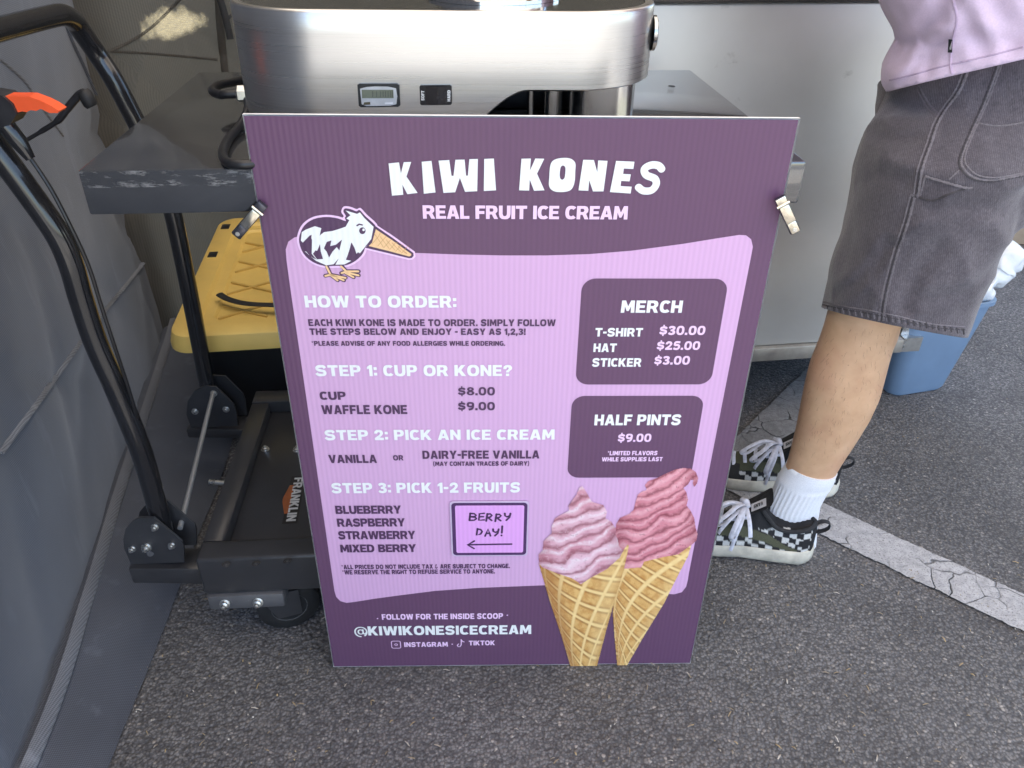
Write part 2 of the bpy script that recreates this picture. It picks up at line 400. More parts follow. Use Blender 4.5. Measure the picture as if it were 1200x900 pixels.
GL = {
 'A': [[[(0, 0), (.31, 1), (.67, 1), (.98, 0), (.68, 0), (.63, .18), (.35, .18), (.30, 0)], [(.41, .38), (.57, .38), (.49, .70)]]], 'B': [_B], 'C': [_arc(.47, .5, .47, .51, 42, 318, .29)],
 'D': [[[(0, 0), (0, 1), (.50, 1), (.74, .94), (.90, .76), (.95, .5), (.90, .24), (.74, .06), (.50, 0)], [(.29, .21), (.29, .79), (.48, .79), (.60, .71), (.65, .5), (.60, .29), (.48, .21)]]],
 'E': [[[(0, 0), (0, 1), (.77, 1), (.77, .79), (.29, .79), (.29, .61), (.71, .61), (.71, .4), (.29, .4), (.29, .21), (.79, .21), (.79, 0)]]], 'F': [[[(0, 0), (0, 1), (.76, 1), (.76, .78), (.29, .78), (.29, .59), (.70, .59), (.70, .37), (.29, .37), (.29, 0)]]],
 'G': [_arc(.47, .5, .47, .51, 42, 330, .29), [_r(.50, .36, .94, .55)], [_r(.68, .04, .94, .5)]], 'H': [[[(0, 0), (0, 1), (.29, 1), (.29, .61), (.62, .61), (.62, 1), (.91, 1), (.91, 0), (.62, 0), (.62, .38), (.29, .38), (.29, 0)]]],
 'I': [[_r(0, 0, .29, 1)]], 'J': [[[(.34, 1), (.64, 1), (.64, .3), (.58, .1), (.40, 0), (.18, .0), (0, .08), (.06, .30), (.20, .24), (.31, .26), (.34, .36)]]],
 'K': [[[(0, 0), (0, 1), (.29, 1), (.29, .63), (.58, 1), (.93, 1), (.58, .55), (.97, 0), (.62, 0), (.38, .35), (.29, .25), (.29, 0)]]], 'L': [[[(0, 0), (0, 1), (.29, 1), (.29, .22), (.72, .22), (.72, 0)]]],
 'M': [[[(0, 0), (.04, 1), (.35, 1), (.56, .52), (.77, 1), (1.08, 1), (1.12, 0), (.83, 0), (.81, .52), (.64, .14), (.48, .14), (.31, .52), (.29, 0)]]], 'N': [[[(0, 0), (0, 1), (.27, 1), (.64, .46), (.64, 1), (.92, 1), (.92, 0), (.65, 0), (.28, .54), (.28, 0)]]],
 'O': [_ring(.51, .5, .51, .515, .29)], 'P': [[[(0, 0), (0, 1), (.58, 1), (.80, .93), (.89, .70), (.82, .45), (.60, .34), (.29, .34), (.29, 0)], [(.29, .55), (.29, .79), (.52, .79), (.60, .67), (.52, .55)]]],
 'R': [_R], 'S': [_pth(_S, .25)], 'T': [[[(.29, 0), (.29, .77), (0, .77), (0, 1), (.87, 1), (.87, .77), (.58, .77), (.58, 0)]]],
 'U': [[[(0, 1), (.29, 1), (.29, .38), (.34, .25), (.46, .21), (.58, .25), (.63, .38), (.63, 1), (.92, 1), (.92, .36), (.85, .12), (.68, 0), (.46, -.02), (.24, 0), (.07, .12), (0, .36)]]],
 'V': [[[(0, 1), (.31, 1), (.49, .38), (.67, 1), (.98, 1), (.65, 0), (.33, 0)]]], 'W': [[[(0, 1), (.29, 1), (.40, .42), (.55, 1), (.83, 1), (.98, .42), (1.09, 1), (1.38, 1), (1.16, 0), (.84, 0), (.69, .55), (.54, 0), (.22, 0)]]],
 'X': [[[(0, 0), (.31, .51), (.02, 1), (.35, 1), (.48, .74), (.61, 1), (.94, 1), (.65, .51), (.96, 0), (.62, 0), (.48, .27), (.34, 0)]]], 'Y': [[[(.33, 0), (.33, .38), (0, 1), (.32, 1), (.48, .64), (.64, 1), (.96, 1), (.62, .38), (.62, 0)]]],
 '0': [_ring(.43, .5, .43, .515, .26)], '1': [[[(.18, 0), (.18, .68), (0, .62), (0, .82), (.24, 1), (.46, 1), (.46, 0)]]], '2': [[[(.02, 0), (.02, .2), (.42, .50), (.52, .63), (.50, .74), (.40, .78), (.29, .73), (.26, .63), (0, .65), (.06, .86), (.24, 1), (.48, 1.01), (.70, .92), (.79, .72), (.73, .53), (.46, .24), (.82, .24), (.82, 0)]]],
 '3': [[[(.02, .80), (.10, .95), (.32, 1.01), (.58, .98), (.74, .86), (.74, .66), (.62, .53), (.76, .42), (.79, .24), (.68, .06), (.42, -.02), (.14, .02), (0, .14), (.12, .30), (.30, .21), (.44, .22), (.50, .31), (.44, .40), (.24, .41), (.24, .60), (.40, .61), (.47, .69), (.42, .77), (.30, .78), (.16, .68)]]], '5': [_pth([(.76, .885), (.22, .885), (.16, .52)], .23), _pth([(.14, .52), (.40, .58), (.64, .50), (.68, .30), (.56, .14), (.34, .10), (.05, .18)], .24)],
 '8': [_8, _8b], '9': [_ring(.42, .68, .42, .33, .26), _pth([(.71, .66), (.68, .36), (.54, .16), (.22, .08)], .25)],
 '.': [[_r(0, 0, .27, .25)]], ',': [[[(0, .0), (.0, .25), (.27, .25), (.27, .04), (.12, -.2), (-.02, -.2)]]], ':': [[_r(0, .06, .27, .31)], [_r(0, .56, .27, .81)]], '-': [[_r(0, .36, .44, .58)]], '!': [[[(.04, .34), (0, 1), (.29, 1), (.25, .34)]], [_r(.01, 0, .28, .24)]],
 '?': [[[(0, .64), (.04, .86), (.20, .98), (.42, 1.01), (.64, .95), (.75, .76), (.70, .58), (.54, .46), (.50, .32), (.24, .32), (.26, .48), (.42, .60), (.47, .72), (.40, .79), (.30, .76), (.27, .64)]], [_r(.235, 0, .51, .23)]], '*': [[[(.24 + (.26 if k % 2 == 0 else .10) * math.sin(k * math.pi / 5), .80 + (.26 if k % 2 == 0 else .10) * math.cos(k * math.pi / 5)) for k in range(10)]]],
 '(': [_pth([(.30, 1.08), (.12, .8), (.09, .45), (.16, .1), (.30, -.15)], .2)], ')': [_pth([(.05, 1.08), (.23, .8), (.26, .45), (.19, .1), (.05, -.15)], .2)], '&': [_pth([(.86, .05), (.30, .62), (.24, .78), (.36, .89), (.52, .80), (.46, .62), (.22, .46), (.12, .28), (.24, .12), (.48, .10), (.72, .40)], .2)],
 '@': [_arc(.56, .48, .56, .60, -60, 270, .13, 30, 2.1), _ring(.54, .48, .27, .30, .13, 20, 2.1), _pth([(.74, .78), (.76, .34), (.88, .24), (1.0, .38), (1.06, .55)], .13)],
}
GL['$'] = [_pth([(x * .92, y * .86 + .07) for x, y in _S], .23), [_r(.34, -.12, .50, .1)], [_r(.34, .9, .50, 1.12)]]
def text_polys(s, wide=.10):
    out = []; x = 0
    for ch in s:
        if ch == ' ': x += .42; continue
        P = GL[ch]; mx = max(p[0] for pl in P for l in pl for p in l)
        for pl in P: out.append([[(x + a, b) for a, b in l] for l in pl])
        x += mx + wide
    return out, x - wide
def text_px(mb, s, xl, xr, bl, tl, br, off=.0016, wide=.10):
    """one printed line: left/right ends, baseline left, cap top left, baseline right (measured on the sign)"""
    u0, v0 = S(xl, bl); u1, v1 = S(xr, br); _, vt = S(xl, tl); vb = (v0 + v1) / 2; h = vt - v0
    polys, W = text_polys(s, wide)
    for k, pl in enumerate(polys):
        flat([[(u0 + x / W * (u1 - u0), vb + y * h) for x, y in l] for l in pl], off + (k % 3) * 2e-5, mb)
    return mb

sign = thing('menu_sign', SG_O, 'tall purple corrugated plastic menu sign for fruit ice cream leaning on the table', 'sign')
pb = MB()
P8 = [SP(u, v, o) for o in (0, -.005) for u, v in ((-SW / 2, 0), (SW / 2, 0), (SW / 2, SH), (-SW / 2, SH))]
pb.add(P8, [[4, 7, 6, 5], [0, 4, 5, 1], [1, 5, 6, 2], [2, 6, 7, 3], [3, 7, 4, 0]])
obj('backing_panel', pb, M_PLASTICW, sign, smooth=False)
e_ = .0015
obj('purple_face', flat([[(-SW / 2 + e_, e_), (SW / 2 - e_, e_), (SW / 2 - e_ * 1.5, SH - e_), (-SW / 2 + e_, SH - e_)]], .0004), MP_PURPLE, sign, smooth=False)
lil = [(352, 276.5), (345, 278), (338, 283), (335, 292), (336, 305)] + [(340 + (392 - 340) * i / 8, 335 + (692 - 335) * i / 8) for i in range(9)] + \
      [(394, 699), (399, 704), (406, 706), (415, 705), (440, 701), (470, 697), (510, 692), (560, 688.5), (635, 685.5), (700, 686), (740, 690), (772, 695), (790, 696), (799, 693.5), (804, 687), (806, 679)] + \
      [(807 + (880 - 807) * i / 8, 672 + (300 - 672) * i / 8) for i in range(9)] + [(882, 289), (880, 280), (874, 275.5), (866, 275)] + \
      [(840, 279), (800, 285.5), (740, 293.5), (690, 297.5), (640, 299), (590, 299), (540, 298), (485, 296), (430, 290), (390, 283)]
obj('lilac_field', flat([pxl(lil)], .0008), MP_LILAC, sign, smooth=False)

# title lettering, cut by hand
Z1 = lambda p: [S(330 + x / 4, 160 + y / 4) for x, y in p]
Z2 = lambda p: [S(600 + x / 4, 160 + y / 4) for x, y in p]
tb = MB(); OT = .0016
for p in ([(502, 124), (551, 119), (560, 170), (573, 118), (608, 117), (586, 186), (638, 262), (590, 268), (567, 224), (571, 271), (518, 275)],
          [(657, 116), (703, 112), (722, 260), (667, 266)],
          [(736, 111), (786, 108), (797, 182), (806, 182), (815, 107), (858, 106), (865, 181), (873, 181), (880, 104), (920, 103), (917, 254), (860, 257), (836, 192), (814, 259), (759, 262)],
          [(950, 103), (995, 101), (1005, 250), (948, 253)]):
    flat([Z1(p)], OT, tb)
obj('title_word', tb, MP_WHITE, sign, smooth=False); tb = MB()
for p in ([(44, 102), (88, 101), (84, 157), (109, 101), (151, 102), (117, 172), (152, 250), (103, 252), (83, 200), (80, 251), (33, 250)],
          [(333, 107), (383, 108), (399, 165), (403, 110), (447, 112), (428, 255), (379, 255), (361, 203), (357, 252), (311, 250)],
          [(487, 112), (573, 116), (568, 150), (523, 148), (520, 173), (556, 175), (550, 208), (511, 206), (508, 230), (560, 233), (555, 265), (458, 258)]):
    flat([Z2(p)], OT, tb)
flat([smooth_loop(Z2([(200, 106), (240, 98), (275, 102), (296, 122), (296, 160), (292, 215), (275, 248), (238, 258), (196, 254), (174, 232), (174, 190), (180, 130)]), 4),
      smooth_loop(Z2([(236, 134), (248, 140), (250, 158), (246, 190), (236, 200), (226, 194), (223, 175), (227, 145)]), 4)], OT, tb)
stroke([tuple(p)[:2] for p in spline([(*q, 0) for q in Z2([(700, 150), (684, 134), (650, 132), (620, 150), (628, 178), (668, 196), (674, 224), (652, 250), (615, 252), (592, 236)])], 5)], S(638, 200)[0] - S(629.2, 200)[0], OT, tb)
obj('title_word', tb, MP_WHITE, sign, smooth=False)
def block(name, lines, mat, wide=.10):
    for l in lines: obj(name, text_px(MB(), *l, wide=wide), mat, sign, smooth=False)
block('subtitle_line', [('REAL FRUIT ICE CREAM', 496, 735, 257, 241.3, 255.3)], MP_PINK, .06)
block('heading_line', [('HOW TO ORDER:', 358.5, 535, 361, 347, 358.5), ('STEP 1: CUP OR KONE?', 371, 600, 442, 429, 438), ('STEP 2: PICK AN ICE CREAM', 382, 650, 519, 507, 510.5), ('STEP 3: PICK 1-2 FRUITS', 390, 609.5, 581, 569, 572.5)], MP_WHITE)
block('order_line', [('EACH KIWI KONE IS MADE TO ORDER. SIMPLY FOLLOW', 362.5, 651, 384, 376, 379), ('THE STEPS BELOW AND ENJOY - EASY AS 1,2,3!', 364, 616, 394.5, 387, 389),
      ('*PLEASE ADVISE OF ANY FOOD ALLERGIES WHILE ORDERING.', 366, 592, 407, 401.5, 402)], MP_DARK)
block('option_line', [('CUP', 375.5, 406, 468, 458.5, 467.5), ('$8.00', 537, 580, 463, 453.5, 462), ('WAFFLE KONE', 378, 477.5, 486, 475.5, 483), ('$9.00', 537, 580, 480.5, 471, 479.5),
      ('VANILLA', 386, 442, 542.5, 533, 541), ('OR', 461, 473, 539, 533, 538.5), ('DAIRY-FREE VANILLA', 495.5, 632, 538.5, 529, 535), ('(MAY CONTAIN TRACES OF DAIRY)', 508, 620, 546.5, 541.5, 543.5)], MP_DARK)
block('fruit_line', [('BLUEBERRY', 394, 470.5, 602.5, 593, 600), ('RASPBERRY', 396, 475, 617.5, 608, 615), ('STRAWBERRY', 397.5, 487, 633, 623.5, 629), ('MIXED BERRY', 399.5, 488, 647.5, 638.5, 645)], MP_DARK, .036)
block('small_print_line', [('*ALL PRICES DO NOT INCLUDE TAX & ARE SUBJECT TO CHANGE.', 401, 597.5, 669, 664, 662), ('*WE RESERVE THE RIGHT TO REFUSE SERVICE TO ANYONE.', 402, 580, 675, 670, 668.5)], MP_DARK)
ft = MB()
text_px(ft, 'FOLLOW FOR THE INSIDE SCOOP', 448, 589.5, 726.5, 720, 723)

def dot(px, py, r, mb): 
    u, v = S(px, py); mb.add([SP(u + math.cos(i * .6283) * r, v + math.sin(i * .6283) * r, OT) for i in range(10)], [list(range(10))])
for px, py in ((442.5, 724), (594.5, 720)): dot(px, py, .0013, ft)
obj('footer_line', ft, MP_PINK, sign, smooth=False); ft = MB()
block('footer_line', [('INSTAGRAM', 474, 525, 757.5, 752, 756.5), ('TIKTOK', 549.5, 580, 755.5, 750, 755)], MP_PINK)
dot(530, 754, .0013, ft); obj('footer_dot', ft, MP_PINK, sign, smooth=False); ft = MB()
u0, v0 = S(459, 759); u1, v1 = S(469.5, 750)
flat([rrect(u0, v0, u1, v1, .0035), rrect(u0 + .0013, v0 + .0013, u1 - .0013, v1 - .0013, .0024)], OT, ft)
cu_, cv_ = (u0 + u1) / 2, (v0 + v1) / 2
flat([[(cu_ + math.cos(i * .39) * .0028, cv_ + math.sin(i * .39) * .0028) for i in range(16)], [(cu_ + math.cos(i * .39) * .0016, cv_ + math.sin(i * .39) * .0016) for i in range(16)]], OT, ft)
obj('camera_icon', ft, MP_PINK, sign, smooth=False); ft = MB()
stroke([S(540.4, 748.5), S(540.6, 752), S(540.4, 755), S(539, 757), S(537, 757), S(536, 755.3), S(537.5, 753.6)], .0017, OT, ft)
stroke([S(540.6, 748.8), S(541.8, 750.6), S(544, 751.4)], .0017, OT, ft)
obj('note_icon', ft, MP_PINK, sign, smooth=False)
block('handle_line', [('@', 416, 431.5, 744.5, 734.5, 744.4), ('KIWIKONESICECREAM', 432, 622.5, 744.3, 733.7, 741.5)], MP_WHITE)
# two price boxes
bx = MB(); l_, r_, t_, b_ = S(678, 390)[0], S(844, 384)[0], S(770, 326)[1], S(750, 450)[1]
mer = obj('merch_box', flat([rrect(l_, b_, r_, t_, .017)], .0012), MP_PURPLE, sign, smooth=False)
l_, r_, t_, b_ = S(667.3, 514)[0], S(818, 508)[0], S(750, 463.3)[1], S(735, 559)[1]
hp = obj('half_pint_box', flat([rrect(l_, b_, r_, t_, .017)], .0012), MP_PURPLE, sign, smooth=False)
block('merch_line', [('MERCH', 727, 798.5, 366.6, 352.3, 365), ('T-SHIRT', 697, 752.5, 394.5, 384.5, 392.8), ('HAT', 695, 722, 412, 402, 411.5), ('STICKER', 693.5, 751, 430, 420, 428)], MP_WHITE)
block('merch_price_line', [('$30.00', 772, 825.5, 392.5, 382, 391), ('$25.00', 769, 819.5, 410, 400, 408.5), ('$3.00', 766, 807.5, 427, 417, 426)], MP_PINK)
block('half_pint_line', [('HALF PINTS', 696, 797, 499, 486.5, 496)], MP_WHITE)
block('half_pint_price_line', [('$9.00', 723.5, 762.5, 517.5, 508, 516.5), ('*LIMITED FLAVORS', 711.5, 770, 533.3, 528.3, 532), ('WHILE SUPPLIES LAST', 705, 776, 540.5, 535.7, 539)], MP_PINK)

# bird emblem (flat print)
Z3 = lambda p: [S(340 + x / 7.5, 230 + y / 7.5) for x, y in p]
mmz = S(350, 290)[0] - S(349, 290)[0]      # metres per photo pixel here
dark = [(82, 400), (90, 325), (130, 250), (210, 196), (320, 178), (420, 190), (490, 214), (482, 186), (492, 168), (470, 132), (482, 104), (530, 108), (585, 128), (612, 116), (662, 170), (748, 250),
        (742, 290), (726, 372), (700, 412), (665, 440), (640, 500), (580, 560), (500, 600), (400, 607), (300, 607), (200, 572), (120, 500)]
white = [(97, 385), (105, 310), (140, 288), (220, 258), (276, 275), (262, 340), (300, 310), (375, 300), (440, 280), (490, 262), (522, 205), (495, 190), (532, 162), (490, 120), (590, 150), (615, 137), (658, 190), (735, 264), (715, 370),
         (660, 440), (612, 500), (600, 485), (585, 500), (568, 450), (542, 400), (522, 470), (497, 545), (540, 562), (480, 594), (400, 596), (430, 540), (385, 592), (320, 602), (230, 562), (130, 478), (150, 480), (200, 535), (236, 552), (192, 500), (195, 380), (180, 335), (140, 375), (115, 402)]
beak_d = [(742, 252), (900, 360), (1085, 495), (1086, 520), (1070, 538), (1045, 540), (860, 495), (662, 448), (690, 415), (725, 370)]
beak_t = [(755, 285), (900, 382), (1066, 502), (1064, 518), (1048, 524), (870, 476), (692, 432), (722, 402), (738, 345)]
em = MB(); ctr = V((*S(410, 285), 0))
def grow(pts, d):
    n = len(pts); o = []
    for i in range(n):
        a_, b_, c_ = [V((*pts[(i + j) % n], 0)) for j in (-1, 0, 1)]; t = (c_ - a_).normalized(); o.append((b_.x + t.y * -d, b_.y + t.x * d))
    return o
Zd = Z3(dark)
area = sum(Zd[i][0] * Zd[(i + 1) % len(Zd)][1] - Zd[(i + 1) % len(Zd)][0] * Zd[i][1] for i in range(len(Zd)))
sgn_ = -1 if area > 0 else 1
halo = MB(); flat([smooth_loop(grow(Zd, sgn_ * .0026), 3)], .0012, halo); flat([grow(Z3(beak_d), sgn_ * .0024)], .00125, halo)
bird = obj('bird_emblem', halo, MP_PINK, sign, smooth=False)
dk = MB()
for a_, b_, q in ((([(320, 600), (355, 680)]), 36, 0), ([(310, 695), (355, 685), (490, 712)], 36, 0), ([(355, 685), (420, 735)], 36, 0), ([(360, 685), (475, 735)], 36, 0), ([(450, 600), (490, 650)], 36, 0), ([(450, 672), (500, 655), (605, 655)], 36, 0), ([(500, 665), (605, 690)], 36, 0), ([(490, 670), (560, 708)], 36, 0)):
    stroke(Z3(a_), b_ / 7.5 * mmz, .0013, dk)
flat([smooth_loop(Z3(dark), 3)], .0015, dk); flat([Z3(beak_d)], .00148, dk)
obj('bird_outline', dk, MP_DARK, bird, smooth=False)
tn = MB(); flat([Z3(beak_t)], .0018, tn)
for a_ in ([(320, 612), (355, 678)], [(312, 695), (355, 685), (488, 712)], [(355, 685), (418, 733)], [(360, 685), (472, 732)], [(450, 612), (490, 650)], [(455, 670), (500, 655), (600, 655)], [(500, 665), (602, 690)], [(490, 670), (558, 706)]):
    stroke(Z3(a_), 19 / 7.5 * mmz, .0017, tn)
obj('bird_beak', tn, MP_TAN, bird, smooth=False)
ln = MB()
for i in range(6):
    x = 765 + i * 52; stroke(Z3([(x - 45, 415 + i * 16), (x + 12, 350 + i * 16), (x + 30, 315 + i * 30)]), 4 / 7.5 * mmz, .0020, ln, caps=False)
    stroke(Z3([(x - 25, 320 + i * 27), (x + 20, 385 + i * 22), (x + 55, 440 + i * 14)]) if i < 5 else Z3([(1000, 480), (1030, 500)]), 4 / 7.5 * mmz, .00205, ln, caps=False)
obj('beak_waffle_line', ln, MP_TANLINE, bird, smooth=False)
wh = MB(); flat([Z3(white)], .0018, wh); obj('bird_feather', wh, MP_WHITE, bird, smooth=False)
fl = MB()
for p in ([(118, 420), (140, 380), (192, 330), (185, 400), (192, 500), (238, 552), (180, 520), (135, 470)], [(203, 500), (225, 470), (240, 475), (265, 415), (272, 480), (292, 545), (240, 548)], [(300, 452), (325, 395), (365, 382), (355, 432), (405, 420), (458, 375), (435, 470), (412, 440), (375, 480), (345, 532), (325, 482)],
          [(540, 402), (572, 460), (582, 508), (616, 488), (600, 532), (550, 562), (493, 552), (520, 480)]): flat([Z3(p)], .0021, fl)
flat([[(lambda q: q)(Z3([(637 + 28 * math.cos(i * .4), 297 + 30 * math.sin(i * .4))])[0]) for i in range(16)]], .0021, fl)
stroke(Z3([(590, 252), (610, 240), (635, 246)]), 13 / 7.5 * mmz, .0021, fl)
obj('bird_marking', fl, MP_DARK, bird, smooth=False)
gl = MB(); flat([[Z3([(648 + 11 * math.cos(i * .4), 288 + 12 * math.sin(i * .4))])[0] for i in range(16)]], .0024, gl); obj('eye_glint', gl, MP_WHITE, bird, smooth=False)

# printed photographs of the two cones
def inside(p, poly):
    x, y = p; c = False; n = len(poly); j = n - 1
    for i in range(n):
        if (poly[i][1] > y) != (poly[j][1] > y) and x < (poly[j][0] - poly[i][0]) * (y - poly[i][1]) / (poly[j][1] - poly[i][1]) + poly[i][0]: c = not c
        j = i
    return c
def picture(name, poly, colf, off, step=2.2, label=None):
    """poly in 3.6x zoom px of the print; coloured like the printed photograph"""
    xs = [p[0] for p in poly]; ys = [p[1] for p in poly]; mb = MB(); idx = {}; mb.c = []
    nx = int((max(xs) - min(xs)) / step) + 2; ny = int((max(ys) - min(ys)) / step) + 2
    def gp(i, j):
        if (i, j) not in idx:
            x = min(xs) + i * step; y = min(ys) + j * step; u, v = S(600 + x / 3.6, 540 + y / 3.6)
            idx[(i, j)] = len(mb.v); mb.v.append(SP(u, v, off)); mb.c.append(colf(x, y))
        return idx[(i, j)]
    for i in range(nx):
        for j in range(ny):
            if inside((min(xs) + (i + .5) * step, min(ys) + (j + .5) * step), poly):
                mb.f.append([gp(i, j), gp(i + 1, j), gp(i + 1, j + 1), gp(i, j + 1)])
    o = obj(name, mb, MP_VC, sign, smooth=False); 
    if label: o['label'] = label
    return o
mixc = lambda a_, b_, t: tuple(x + (y - x) * max(0, min(1, t)) for x, y in zip(a_, b_))
sst = lambda a_, b_, x: (lambda t: t * t * (3 - 2 * t))(max(0, min(1, (x - a_) / (b_ - a_))))
def waffle(px_, py_, Lp, Rp, tip, dark_left):
    """Lp, Rp rim ends, tip point"""
    Lp, Rp, tip = V((*Lp, 0)), V((*Rp, 0)), V((*tip, 0))
    def f(x, y):
        q = V((x, y, 0)); ax = (tip - (Lp + Rp) / 2); L = ax.length; ax.normalize(); t = (q - (Lp + Rp) / 2).dot(ax) / L
        eL = Lp.lerp(tip, t); eR = Rp.lerp(tip, t); wv = eR - eL; s = (q - eL).dot(wv) / max(wv.length_squared, 1)
        th = math.asin(max(-1, min(1, 2 * s - 1))) / math.pi + .5         # round the cone
        a1 = t * 9.5 - th * 2.6 - .9 * math.sin(th * 3.14); a2 = th * 4.4 + t * 2.6 + .2
        d1 = abs((a1 % 1) - .5) * 2; d2 = abs((a2 % 1) - .5) * 2
        n_ = noise.noise(V((x * .05, y * .05, 3))); n2 = noise.noise(V((x * .22, y * .22, 8))) + .6 * noise.noise(V((x * .6, y * .6, 2)))
        ridge = max(sst(.74, .92, d1), sst(.74, .92, d2))
        cell = mixc(srgb(224, 182, 114), srgb(200, 148, 84), .5 + n_ + .5 * n2)
        cell = mixc(cell, srgb(142, 90, 42), sst(.45, .66, d1) * .55 * (1 - ridge))
        c = mixc(cell, srgb(244, 214, 150), ridge * (.85 + .3 * n_))
        c = mixc(c, srgb(150, 92, 48), sst(.34, .0, s) * dark_left); c = mixc(c, srgb(246, 220, 158), sst(.6, .85, s) * .25); c = mixc(c, srgb(180, 125, 62), sst(.90, 1.0, s) * .5)
        return c
    return f(px_, py_)
def swirl(x, y, pal, x0, xw, y0, period, slope, curve, seed):
    y = y + 10 * noise.noise(V((x * .02, y * .03, seed + 20))); u = (x - x0) / xw; n_ = noise.noise(V((x * .012, y * .012, seed))); n2 = noise.noise(V((x * .05, y * .09, seed + 5))); n3 = noise.noise(V((x * .18, y * .22, seed + 9)))
    t = (y - y0 + slope * u * xw + curve * (u * u) * xw + n_ * 26 + n2 * 5) / period
    k = math.floor(t); f_ = t - k
    h = (k * 37 + seed * 11) % 7 / 7
    c = mixc(pal[0], pal[1], .18 + .75 * h + .5 * n_ + .25 * n3)
    c = mixc(c, pal[2], sst(.66, .97, f_) * .75 + sst(.12, .0, f_) * .55)
    c = mixc(c, pal[3], sst(.12, .3, f_) * sst(.6, .34, f_) * (.55 + .5 * n2))
    c = mixc(c, pal[2], sst(.55, 1.0, abs(u)) * .38); n4 = noise.noise(V((x * .4, y * .5, seed + 2))); c = mixc(c, pal[2], sst(.2, .5, n2 * .5 + n3 * .5 + n4 * .3) * .5); c = mixc(c, pal[3], sst(.2, .5, n3 * .6 + n4 * .5 - n2 * .3) * .35)
    return c
PAL1 = [srgb(228, 186, 198), srgb(206, 142, 156), srgb(138, 74, 86), srgb(244, 228, 233)]
PAL2 = [srgb(220, 148, 158), srgb(198, 118, 132), srgb(126, 60, 72), srgb(238, 186, 192)]
sw2 = [(440, 262), (455, 238), (492, 222), (512, 205), (520, 172), (530, 140), (548, 126), (568, 120), (560, 100), (572, 84), (610, 70), (650, 50), (690, 33), (722, 27), (752, 30), (775, 44), (784, 70), (780, 92), (768, 106), (762, 95), (764, 78), (752, 78), (742, 96), (722, 112), (735, 130), (742, 160), (735, 186), (752, 206), (768, 240), (774, 282), (782, 305), (776, 335), (758, 350), (700, 392), (640, 402), (556, 422), (545, 446), (478, 452), (440, 452), (430, 330)]
cone2 = [(436, 470), (478, 450), (545, 446), (556, 422), (640, 400), (700, 390), (758, 346), (742, 400), (700, 480), (640, 600), (560, 730), (484, 862), (444, 862), (432, 740), (425, 640)]
sw1 = [(114, 432), (112, 392), (130, 372), (132, 336), (166, 302), (168, 270), (180, 240), (208, 222), (240, 206), (238, 186), (252, 164), (272, 138), (284, 108), (296, 102), (306, 116), (320, 140), (334, 166), (352, 174), (384, 182), (400, 210), (394, 238), (420, 254), (438, 284), (436, 306), (446, 330), (450, 356), (470, 374), (452, 402), (462, 396), (400, 452), (330, 490), (290, 516), (255, 492), (190, 470), (130, 446)]
cone1 = [(112, 428), (122, 432), (180, 462), (240, 482), (292, 515), (330, 490), (400, 450), (455, 402), (470, 372), (488, 348), (492, 358), (470, 460), (440, 560), (400, 700), (358, 862), (246, 862), (210, 740), (160, 590)]
picture('cone_picture', cone2, lambda x, y: waffle(x, y, (436, 455), (765, 345), (455, 900), .25), .0014, label='waffle cone in the printed picture, leaning right, filled with darker pink ice cream')
picture('ice_cream_picture', sw2, lambda x, y: swirl(x, y, PAL2, 610, 165, 40, 44, .42 if y > 150 else .5, .16, 3), .0017, label='printed dark pink ice cream swirl with a curled tip')
picture('cone_picture', cone1, lambda x, y: waffle(x, y, (112, 428), (490, 350), (300, 1020), .6), .0020, label='waffle cone in the printed picture in front, cut off at the bottom edge')
picture('ice_cream_picture', sw1, lambda x, y: swirl(x, y, PAL1, 285, 170, 108, 57, .36, .14, 1), .0023, label='printed pale pink and white ice cream swirl with a pointed tip')

# laminated card stuck on the sign
cl_, cr_, ct_, cb_ = S(530, 618)[0], S(617.3, 618)[0], S(573, 587.3)[1], S(573, 648.5)[1]
card = thing('paper_card', SP((cl_ + cr_) / 2, cb_, .003), 'small laminated lilac card with a purple border reading Berry Day', 'card')
lm = MB(); e_ = .0022
lm.prism([SP(u, v, .0022) for u, v in rrect(cl_ - e_, cb_ - e_, cr_ + e_, ct_ + e_, .005)], EN * .0012)
M_LAM = plain('laminate_edge', srgb(205, 185, 212), .2, 0, .05, 50, Specular_IOR_Level=.6)
obj('laminate', lm, M_LAM, card, smooth=False)
obj('border', flat([rrect(cl_, cb_, cr_, ct_, .006)], .0037), m_print('card_border', srgb(84, 58, 98), .22, False), card, smooth=False)
il, ir, it, ib = S(534.2, 618)[0], S(613.6, 618)[0], S(573, 590.2)[1], S(573, 645.5)[1]
obj('card_face', flat([rrect(il, ib, ir, it, .003)], .0040), m_print('card_lilac', srgb(224, 165, 228), .22, False), card, smooth=False)
cd = MB(); W_ = .0030
def hand(strokes, x0, y0):
    for s_ in strokes: stroke(pxl([(520 + (x0 + x) / 10.59, 575 + (y0 + y) / 10.59) for x, y in s_]), W_, .0044, cd)
Bs = [[(12, 0), (2, 88)], [(12, 2), (60, 5), (85, 25), (60, 42), (14, 44)], [(14, 44), (75, 48), (88, 65), (60, 86), (2, 88)]]
hand(Bs, 318, 256)
hand([[(66, 0), (8, 6), (0, 86), (64, 82)], [(4, 44), (56, 42)]], 436, 256)
for x0, y0 in ((528, 262), (640, 266)): hand([[(14, 0), (0, 90)], [(12, 4), (50, 2), (70, 20), (52, 40), (8, 50)], [(22, 48), (66, 82)]], x0, y0)
hand([[(2, 0), (4, 28), (30, 42), (62, 30)], [(72, 0), (58, 50), (20, 84)]], 756, 258)
hand([[(14, 0), (2, 80), (50, 66), (72, 36), (54, 10), (12, 2)]], 406, 448)
hand([[(0, 90), (36, 4), (66, 88)], [(16, 58), (56, 56)]], 514, 448)
